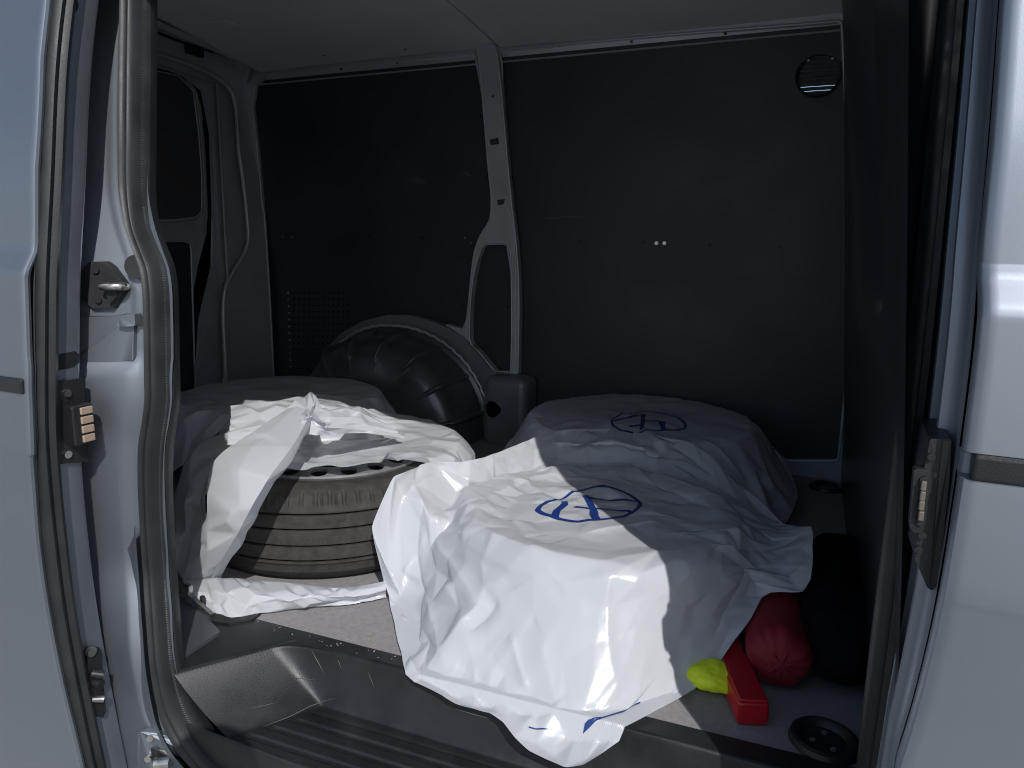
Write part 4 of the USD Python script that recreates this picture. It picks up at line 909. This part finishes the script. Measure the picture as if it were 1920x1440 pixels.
# flap that hangs from the peak to the floor on the left, its edge folded over
fl_ = [[A_(560, 752, .335), A_(572, 748, .338), A_(585, 742, .34), A_(592, 752, .34), A_(586, 762, .345)],
       [A_(470, 812, .305), A_(515, 812, .31), A_(560, 812, .31), A_(578, 815, .305), A_(556, 824, .315)],
       [A_(402, 862, .27), A_(450, 872, .28), A_(505, 880, .28), A_(536, 892, .27), A_(500, 902, .285)],
       [A_(388, 960, .18), A_(420, 965, .195), A_(462, 965, .20), A_(489, 970, .195), A_(456, 980, .21)],
       [A_(358, 1018, .095), A_(392, 1025, .115), A_(425, 1028, .12), A_(447, 1032, .11), A_(420, 1040, .125)],
       [A_(341, 1092, .012), A_(365, 1091, .016), A_(390, 1089, .016), A_(414, 1087, .012), A_(392, 1092, .02)]]
obj('torn_flap', film_mesh(strip(fl_, 60, 40, [], 1.0, 21, 0, 'all', 0, .022, 46)), 'film', bagD, True)
bd = [[A_(343, 1088, .022), A_(420, 1083, .032), A_(500, 1090, .036), A_(580, 1097, .038), A_(650, 1101, .036), A_(724, 1088, .038)],
      [A_(352, 1108, .026), A_(420, 1106, .040), A_(500, 1113, .042), A_(580, 1118, .040), A_(650, 1118, .034), A_(724, 1104, .03)],
      [A_(372, 1130, .012), A_(430, 1128, .026), A_(510, 1128, .030), A_(590, 1131, .022), A_(660, 1124, .016), A_(724, 1114, .012)],
      [A_(392, 1146, .006), A_(430, 1158, .006), A_(490, 1150, .006), A_(570, 1140, .006), A_(650, 1134, .006), A_(724, 1120, .006)]]
obj('torn_hem', film_mesh(strip(bd, 24, 80, [], 1.0, 22, 0, 'all', 0, .035, 90)), 'film', bagD, True)
# crumpled neck round the peak
nk = [[A_(432, 762, .31), A_(500, 752, .325), A_(560, 752, .335), A_(586, 735, .345), A_(606, 770, .33), A_(660, 762, .31), A_(720, 790, .27)],
      [A_(430, 800, .29), A_(495, 792, .305), A_(548, 790, .31), A_(584, 778, .335), A_(610, 790, .315), A_(664, 785, .30), A_(735, 800, .262)],
      [A_(425, 835, .262), A_(490, 828, .27), A_(545, 822, .275), A_(580, 815, .29), A_(620, 815, .28), A_(680, 812, .27), A_(760, 822, .24)]]
obj('twisted_neck', film_mesh(strip(nk, 34, 84, [], 1.0, 24, 0, 'all', 0, .065, 90)), 'film', bagD, True)

# ---- printed emblems and lines
def emblem(X, U, cpx, hw, hh, strokes, ring_w, parent, size):
    c = uv_under(X, U, *cpx); l = uv_under(X, U, cpx[0] - hw, cpx[1]); r = uv_under(X, U, cpx[0] + hw, cpx[1]); t = uv_under(X, U, cpx[0], cpx[1] - hh); b = uv_under(X, U, cpx[0], cpx[1] + hh)
    ex, ey = (r - l) / 2, (t - b) / 2; c = (l + r + t + b) / 4
    ring = Point(0, 0).buffer(1, 40).difference(Point(0, 0).buffer(1 - ring_w, 40)); g = [ring]
    for p, w in strokes: g.append(LineString(p).buffer(w / 2, cap_style=2, join_style=2))
    P = shapely.union_all(g).intersection(Point(0, 0).buffer(1, 40))
    # true shape: the ring is round on the film
    P = shapely.affinity.affine_transform(P, [ex[0], ey[0], ex[1], ey[1], c[0], c[1]])
    V, F, k = [], [], 0
    obj('printed_emblem', decal(X, U, P), 'ink', parent, True)
import shapely.affinity
emblem(XA2, UA2, (1108, 946), 95, 32, [([(-.66, .36), (-.60, 0), (-.53, -.98)], .13), ([(-.11, .62), (.01, -.22), (.13, -.98)], .14), ([(-.38, -.08), (-.06, -.27), (.08, -.22), (.50, -.30), (.70, -.38), (.82, -.62)], .085), ([(-.14, .60), (.08, .40), (.45, .30), (.98, .18)], .085)], .085, bagA, .1)
emblem(XB2, UB2, (1207, 793), 69, 20, [([(-.9, .05), (0.06, .62)], .13), ([(.06, .68), (0, -.85)], .13), ([(.08, -.12), (.52, .04)], .08), ([(.50, .10), (.66, -.90)], .13), ([(-.42, -.55), (0, -.52)], .10)], .075, bagB, .1)
def line_px(X, U, pix, w0, w1, parent):
    q = np.array([uv_under(X, U, a, b) for a, b in pix]); q = resample(q, 24); t = np.gradient(q, axis=0); t /= np.linalg.norm(t, axis=1, keepdims=True); nn = np.c_[-t[:, 1], t[:, 0]]; w = np.linspace(w0, w1, 24)[:, None] / 2
    obj('printed_line', decal(X, U, Polygon(np.vstack([q + nn * w, (q - nn * w)[::-1]])).buffer(0)), 'ink', parent, True)
line_px(XA2, UA2, [(1096, 1364), (1200, 1318)], .010, .013, bagA)
line_px(XA2, UA2, [(990, 1364), (1035, 1366)], .004, .004, bagA)

# ------------------------------------------------------------------ small things on the floor
def blob(P, seed, amp, sc):
    m = P.copy(); n = m.vertex_normals; m.vertices = m.vertices + n * (amp * (meshkit.fbm(m.vertices * sc, 3, seed) - .5))[:, None]; return m
# red roll
f0, f1 = np.array([.918, .425, .054]), np.array([.885, .72, .054]); ax = (f1 - f0) / np.linalg.norm(f1 - f0)
t = np.linspace(0, 1, 60); prof_r = .052 * np.sqrt(np.clip(1 - (1 - np.clip(t / .12, 0, 1)) ** 2.6, 0, 1)) * np.sqrt(np.clip(1 - (1 - np.clip((1 - t) / .12, 0, 1)) ** 2.6, 0, 1)) + .0008
an = np.linspace(0, 2 * np.pi, 72, endpoint=False); b1 = np.cross(ax, [0, 0, 1]); b1 /= np.linalg.norm(b1); b2 = np.cross(b1, ax)
start = f0 - ax * .035; L = np.linalg.norm(f1 - f0) + .07; rows = []
for k, tt in enumerate(t):
    g = 1 + .05 * np.sin(an * 11 + 2 * np.sin(an * 3)) * math.exp(-(tt / .10) ** 2) + .02 * np.sin(an * 5 + tt * 9)
    rr_ = prof_r[k] * g; rows.append(start + ax * L * tt + rr_[:, None] * (np.cos(an)[:, None] * b1 + np.sin(an)[:, None] * b2))
roll = thing('cloth_roll', 'dark red rolled cloth pouch lying beside the flat red case', 'roll')
obj('pouch', loft(rows, wrap=True), 'red_cloth', roll, 60)
for k in range(7):
    a = k * 2 * math.pi / 7 + .3; d_ = math.cos(a) * b1 + math.sin(a) * b2; obj('gathered_pleat', tube(spline(np.array([start + ax * .002 + d_ * .010, start + ax * .008 + d_ * .028, start + ax * .026 + d_ * .046]), 10), np.linspace(.003, .0012, 10), 8), 'red_cloth', roll, 60)
# flat red case
q0 = np.array([.893, .296, 0]); dv = np.array([-.20, .52, 0]); dv /= np.linalg.norm(dv)
def oriented(lo, hi, o, d, r):
    m = box(np.array(lo), np.array(hi), r); R_ = np.eye(4); R_[:3, 0] = np.cross(d, [0, 0, 1]); R_[:3, 1] = d; R_[:3, 2] = [0, 0, 1]; R_[:3, 3] = o; m.apply_transform(R_); return m
case = thing('warning_triangle_case', 'long flat bright red plastic case between the yellow pouch and the red roll', 'case')
obj('case_body', oriented((-.0235, 0, .002), (.0235, .43, .040), q0, dv, .005), 'red_plastic', case, 30)
obj('case_lid', oriented((-.0215, .002, .0395), (.0215, .428, .0445), q0, dv, .0025), 'red_plastic', case, 30)
# yellow pouch
yc = np.array(A_(1338, 1262, .03)); ym = trimesh.creation.icosphere(4, 1.0); ym.apply_scale([.050, .036, .023]); ym.apply_translation(yc + [-.004, .004, -.007]); ym = blob(ym, 4, .016, 34); ym.vertices[:, 2] = np.maximum(ym.vertices[:, 2], .003)
yp = thing('vest_pouch', 'bright yellow crumpled hi-vis pouch peeking out under the white bag', 'pouch')
obj('pouch', ym, 'yellow_cloth', yp, True)
obj('pouch_cord', tube(spline(np.array([yc + [.026, .0, .010], yc + [.040, -.004, .002], yc + [.034, -.012, -.026]]), 16), .0022, 8), 'yellow_cloth', yp, 60)
# dark bundle in the corner by the partition
db = trimesh.creation.icosphere(4, 1.0); db.vertices = np.sign(db.vertices) * np.abs(db.vertices) ** .75; db.apply_scale([.07, .24, .072]); db.apply_translation([1.012, .655, .07]); db = blob(db, 7, .03, 12); db.vertices[:, 2] = np.maximum(db.vertices[:, 2], .004); db.vertices[:, 0] = np.minimum(db.vertices[:, 0], 1.05)
bb = thing('dark_bundle', 'rounded black bundle in deep shade between the red roll and the partition', 'bundle'); obj('bundle_body', db, 'dark_cloth', bb, True)
# floor anchor cups of the van
def cup(c, name):
    p = obj(name, lathe([(.0005, .0015), (.020, .0015), (.031, .003), (.036, .010), (.042, .012), (.047, .010), (.050, .001)], 48), 'black_plastic', van, 40)
    UsdGeom.Xformable(p).AddTranslateOp().Set(Gf.Vec3d(c[0], c[1], .001)); return p
k1 = cup(at(1545, 1393, z=.0), 'floor_cup'); k2 = cup(at(1548, 916, z=.0), 'floor_cup')
for dx, dy in ((.0, .018), (.012, -.016), (-.016, -.006)):
    obj('cup_screw', trimesh.creation.cylinder(.004, .003, sections=12, transform=trimesh.transformations.translation_matrix([dx, dy, .0035])), 'steel_wheel', k1)
# lashing bar and strap plate by the corner plate
p0, p1 = at(330, 1098, z=.03), at(398, 1158, z=.012)
le = obj('lashing_bar', tube(np.array([p0, p0 * .97 + p1 * .03, p1 * .97 + p0 * .03, p1]), .008, 10, prof=[(-1, -.5), (1, -.5), (1, .5), (-1, .5)]), 'bare_metal', van, 20)
c = at(352, 1105, z=.034); obj('bar_clip', box(c - [.010, .006, .014], c + [.010, .006, .010], .003), 'bare_metal', le)
c = at(380, 1128, z=.022); obj('bar_clip', box(c - [.004, .004, .014], c + [.004, .004, .012], .002), 'black_plastic', le)
q = np.array([at(a, b, z=.005) for a, b in ((392, 1146), (440, 1140), (485, 1150), (470, 1162), (430, 1168), (400, 1165))])
m_ = trimesh.creation.extrude_polygon(Polygon(q[:, :2]).buffer(.004), .004, engine='earcut'); m_.apply_translation([0, 0, .003]); obj('floor_plate', m_, 'dark_rubber', le)

# ------------------------------------------------------------------ the photographer, standing outside the door
def limb_body(bones, fine=.014):
    parts = []
    for a, ra, b, rb in bones:
        parts.append(m3.Manifold.batch_hull([m3.Manifold.sphere(ra, 20).translate(list(a)), m3.Manifold.sphere(rb, 20).translate(list(b))]))
    m = m3.Manifold.batch_boolean(parts, m3.OpType.Add).refine_to_length(fine); t = T(*meshkit.arrays(m)[:2]); t.merge_vertices(); trimesh.smoothing.filter_taubin(t, iterations=12); return t
hd_ = np.array([.80, -.895, .79]); fw = np.array([-.39, .92, -.1]); fw /= np.linalg.norm(fw); rt = np.cross(fw, [0, 0, 1]); rt /= np.linalg.norm(rt)
def B(f, r, z): return hd_ + fw * f + rt * r + np.array([0, 0, z])
G = -.62 - hd_[2]
person = thing('person', 'person in a dark jacket and jeans raising a camera outside the open door', 'person')
sh_l, sh_r = B(-.06, -.17, -.29), B(-.06, .17, -.29); hip_l, hip_r = B(-.16, -.09, -.74), B(-.16, .09, -.74)
el_l, el_r = B(.02, -.25, -.46), B(.02, .25, -.46); ha_l, ha_r = B(.055, -.06, -.13), B(.055, .06, -.13)
body = [(B(-.02, 0, -.02), .083, B(.005, 0, .03), .085), (B(.03, 0, -.075), .055, B(.0, 0, .02), .08), (B(-.03, 0, -.13), .05, B(-.06, 0, -.24), .055), (B(-.06, 0, -.30), .10, B(-.12, 0, -.52), .115), (sh_l, .06, sh_r, .06), (B(-.12, 0, -.5), .115, B(-.16, 0, -.72), .12), (hip_l, .09, hip_r, .09),
        (sh_l, .055, el_l, .043), (el_l, .043, ha_l, .028), (sh_r, .055, el_r, .043), (el_r, .043, ha_r, .028),
        (hip_l, .085, B(-.10, -.10, (G - .74) / 2 - .02), .06), (B(-.10, -.10, (G - .74) / 2 - .02), .06, B(-.18, -.11, G + .08), .04), (hip_r, .085, B(-.12, .10, (G - .74) / 2 - .02), .06), (B(-.12, .10, (G - .74) / 2 - .02), .06, B(-.20, .11, G + .08), .04),
        (B(-.20, -.11, G + .045), .042, B(-.02, -.12, G + .032), .03), (B(-.22, .11, G + .045), .042, B(-.04, .12, G + .032), .03)]
for sd_, h in ((-1, ha_l), (1, ha_r)):
    body.append((h, .028, h + fw * .03 - rt * sd_ * .02 + [0, 0, .05], .026))
    for k in range(4):
        b0 = h + fw * .04 - rt * sd_ * .012 * k + np.array([0, 0, .07 - .006 * k]); b1_ = b0 + fw * .022 - rt * sd_ * .022 + np.array([0, 0, -.004 * k]); b2_ = b1_ - rt * sd_ * .022 + np.array([0, 0, -.012])
        body += [(b0, .0095, b1_, .009), (b1_, .009, b2_, .008)]
    body.append((h + np.array([0, 0, .02]), .011, h + fw * .02 - rt * sd_ * .045 + np.array([0, 0, .03]), .009))
body += [(B(.088, 0, .0), .011, B(.102, 0, -.025), .014), (B(.0, -.084, -.01), .018, B(.0, -.086, .02), .014), (B(.0, .084, -.01), .018, B(.0, .086, .02), .014)]
obj('body', limb_body(body), 'skin', person, True)
jk = [(B(-.06, 0, -.29), .112, B(-.12, 0, -.52), .128), (sh_l, .072, sh_r, .072), (B(-.12, 0, -.5), .128, B(-.16, 0, -.72), .132), (sh_l, .068, el_l, .055), (el_l, .055, el_l * .25 + ha_l * .75, .042), (sh_r, .068, el_r, .055), (el_r, .055, el_r * .25 + ha_r * .75, .042)]
obj('jacket', limb_body(jk), 'jacket', person, True)
tr_ = [(hip_l, .10, hip_r, .10)]
for a, b, c_ in ((hip_l, B(-.10, -.10, (G - .74) / 2 - .02), B(-.18, -.11, G + .10)), (hip_r, B(-.12, .10, (G - .74) / 2 - .02), B(-.20, .11, G + .10))): tr_ += [(a, .098, b, .073), (b, .073, c_, .055)]
obj('jeans', limb_body(tr_), 'denim', person, True)
obj('hair', limb_body([(B(-.035, 0, .03), .092, B(-.01, 0, .055), .085), (B(-.05, 0, -.03), .075, B(-.03, 0, .05), .09)]), 'hair', person, True)
for sd_ in (-1, 1): obj('eye', trimesh.creation.icosphere(2, .012, ), 'hair', person, True); UsdGeom.Xformable(stage.GetPrimAtPath('/World/person/eye' + ('' if sd_ < 0 else '_001'))).AddTranslateOp().Set(Gf.Vec3d(*B(.077, sd_ * .031, .008)))
for sd_, q in ((-1, B(-.09, -.115, G)), (1, B(-.11, .115, G))):
    sh = box([-.05, -.14, 0], [.05, .14, .085], .035); R_ = np.eye(4); R_[:3, 0] = rt; R_[:3, 1] = np.cross([0, 0, 1], rt); R_[:3, 3] = q; sh.apply_transform(R_); obj('shoe', sh, 'dark_rubber', person, 40)

# crumbs of dried mud on the tray lip and the floor edge
cr_ = []; r_ = np.random.default_rng(21)
for _ in range(150):
    a, b = (r_.uniform(430, 760), r_.uniform(1150, 1250)) if r_.random() < .6 else (r_.uniform(560, 730), r_.uniform(1120, 1230))
    p = at(a, b, z=.005)
    if p[1] < sill_y(p[0]) - .015 or (p[1] > sill_y(p[0]) + .10): continue
    c = trimesh.creation.icosphere(1, 1.0); c.vertices *= r_.uniform(.6, 1.2, (len(c.vertices), 1)); c.apply_scale(np.array([1, 1, .6]) * r_.uniform(.0005, .0016)); z0 = .0045 if p[1] < sill_y(p[0]) + .004 else .0005
    c.apply_translation([p[0], p[1], z0]); cr_.append(c)
mat('dried_mud', (0.30, 0.24, 0.17), 0.9)
dm = obj('mud_crumbs', cat(cr_), 'dried_mud'); dm.SetCustomDataByKey('kind', 'stuff'); dm.SetCustomDataByKey('label', 'tan crumbs of dried mud scattered along the edge of the step'); dm.SetCustomDataByKey('category', 'dirt')
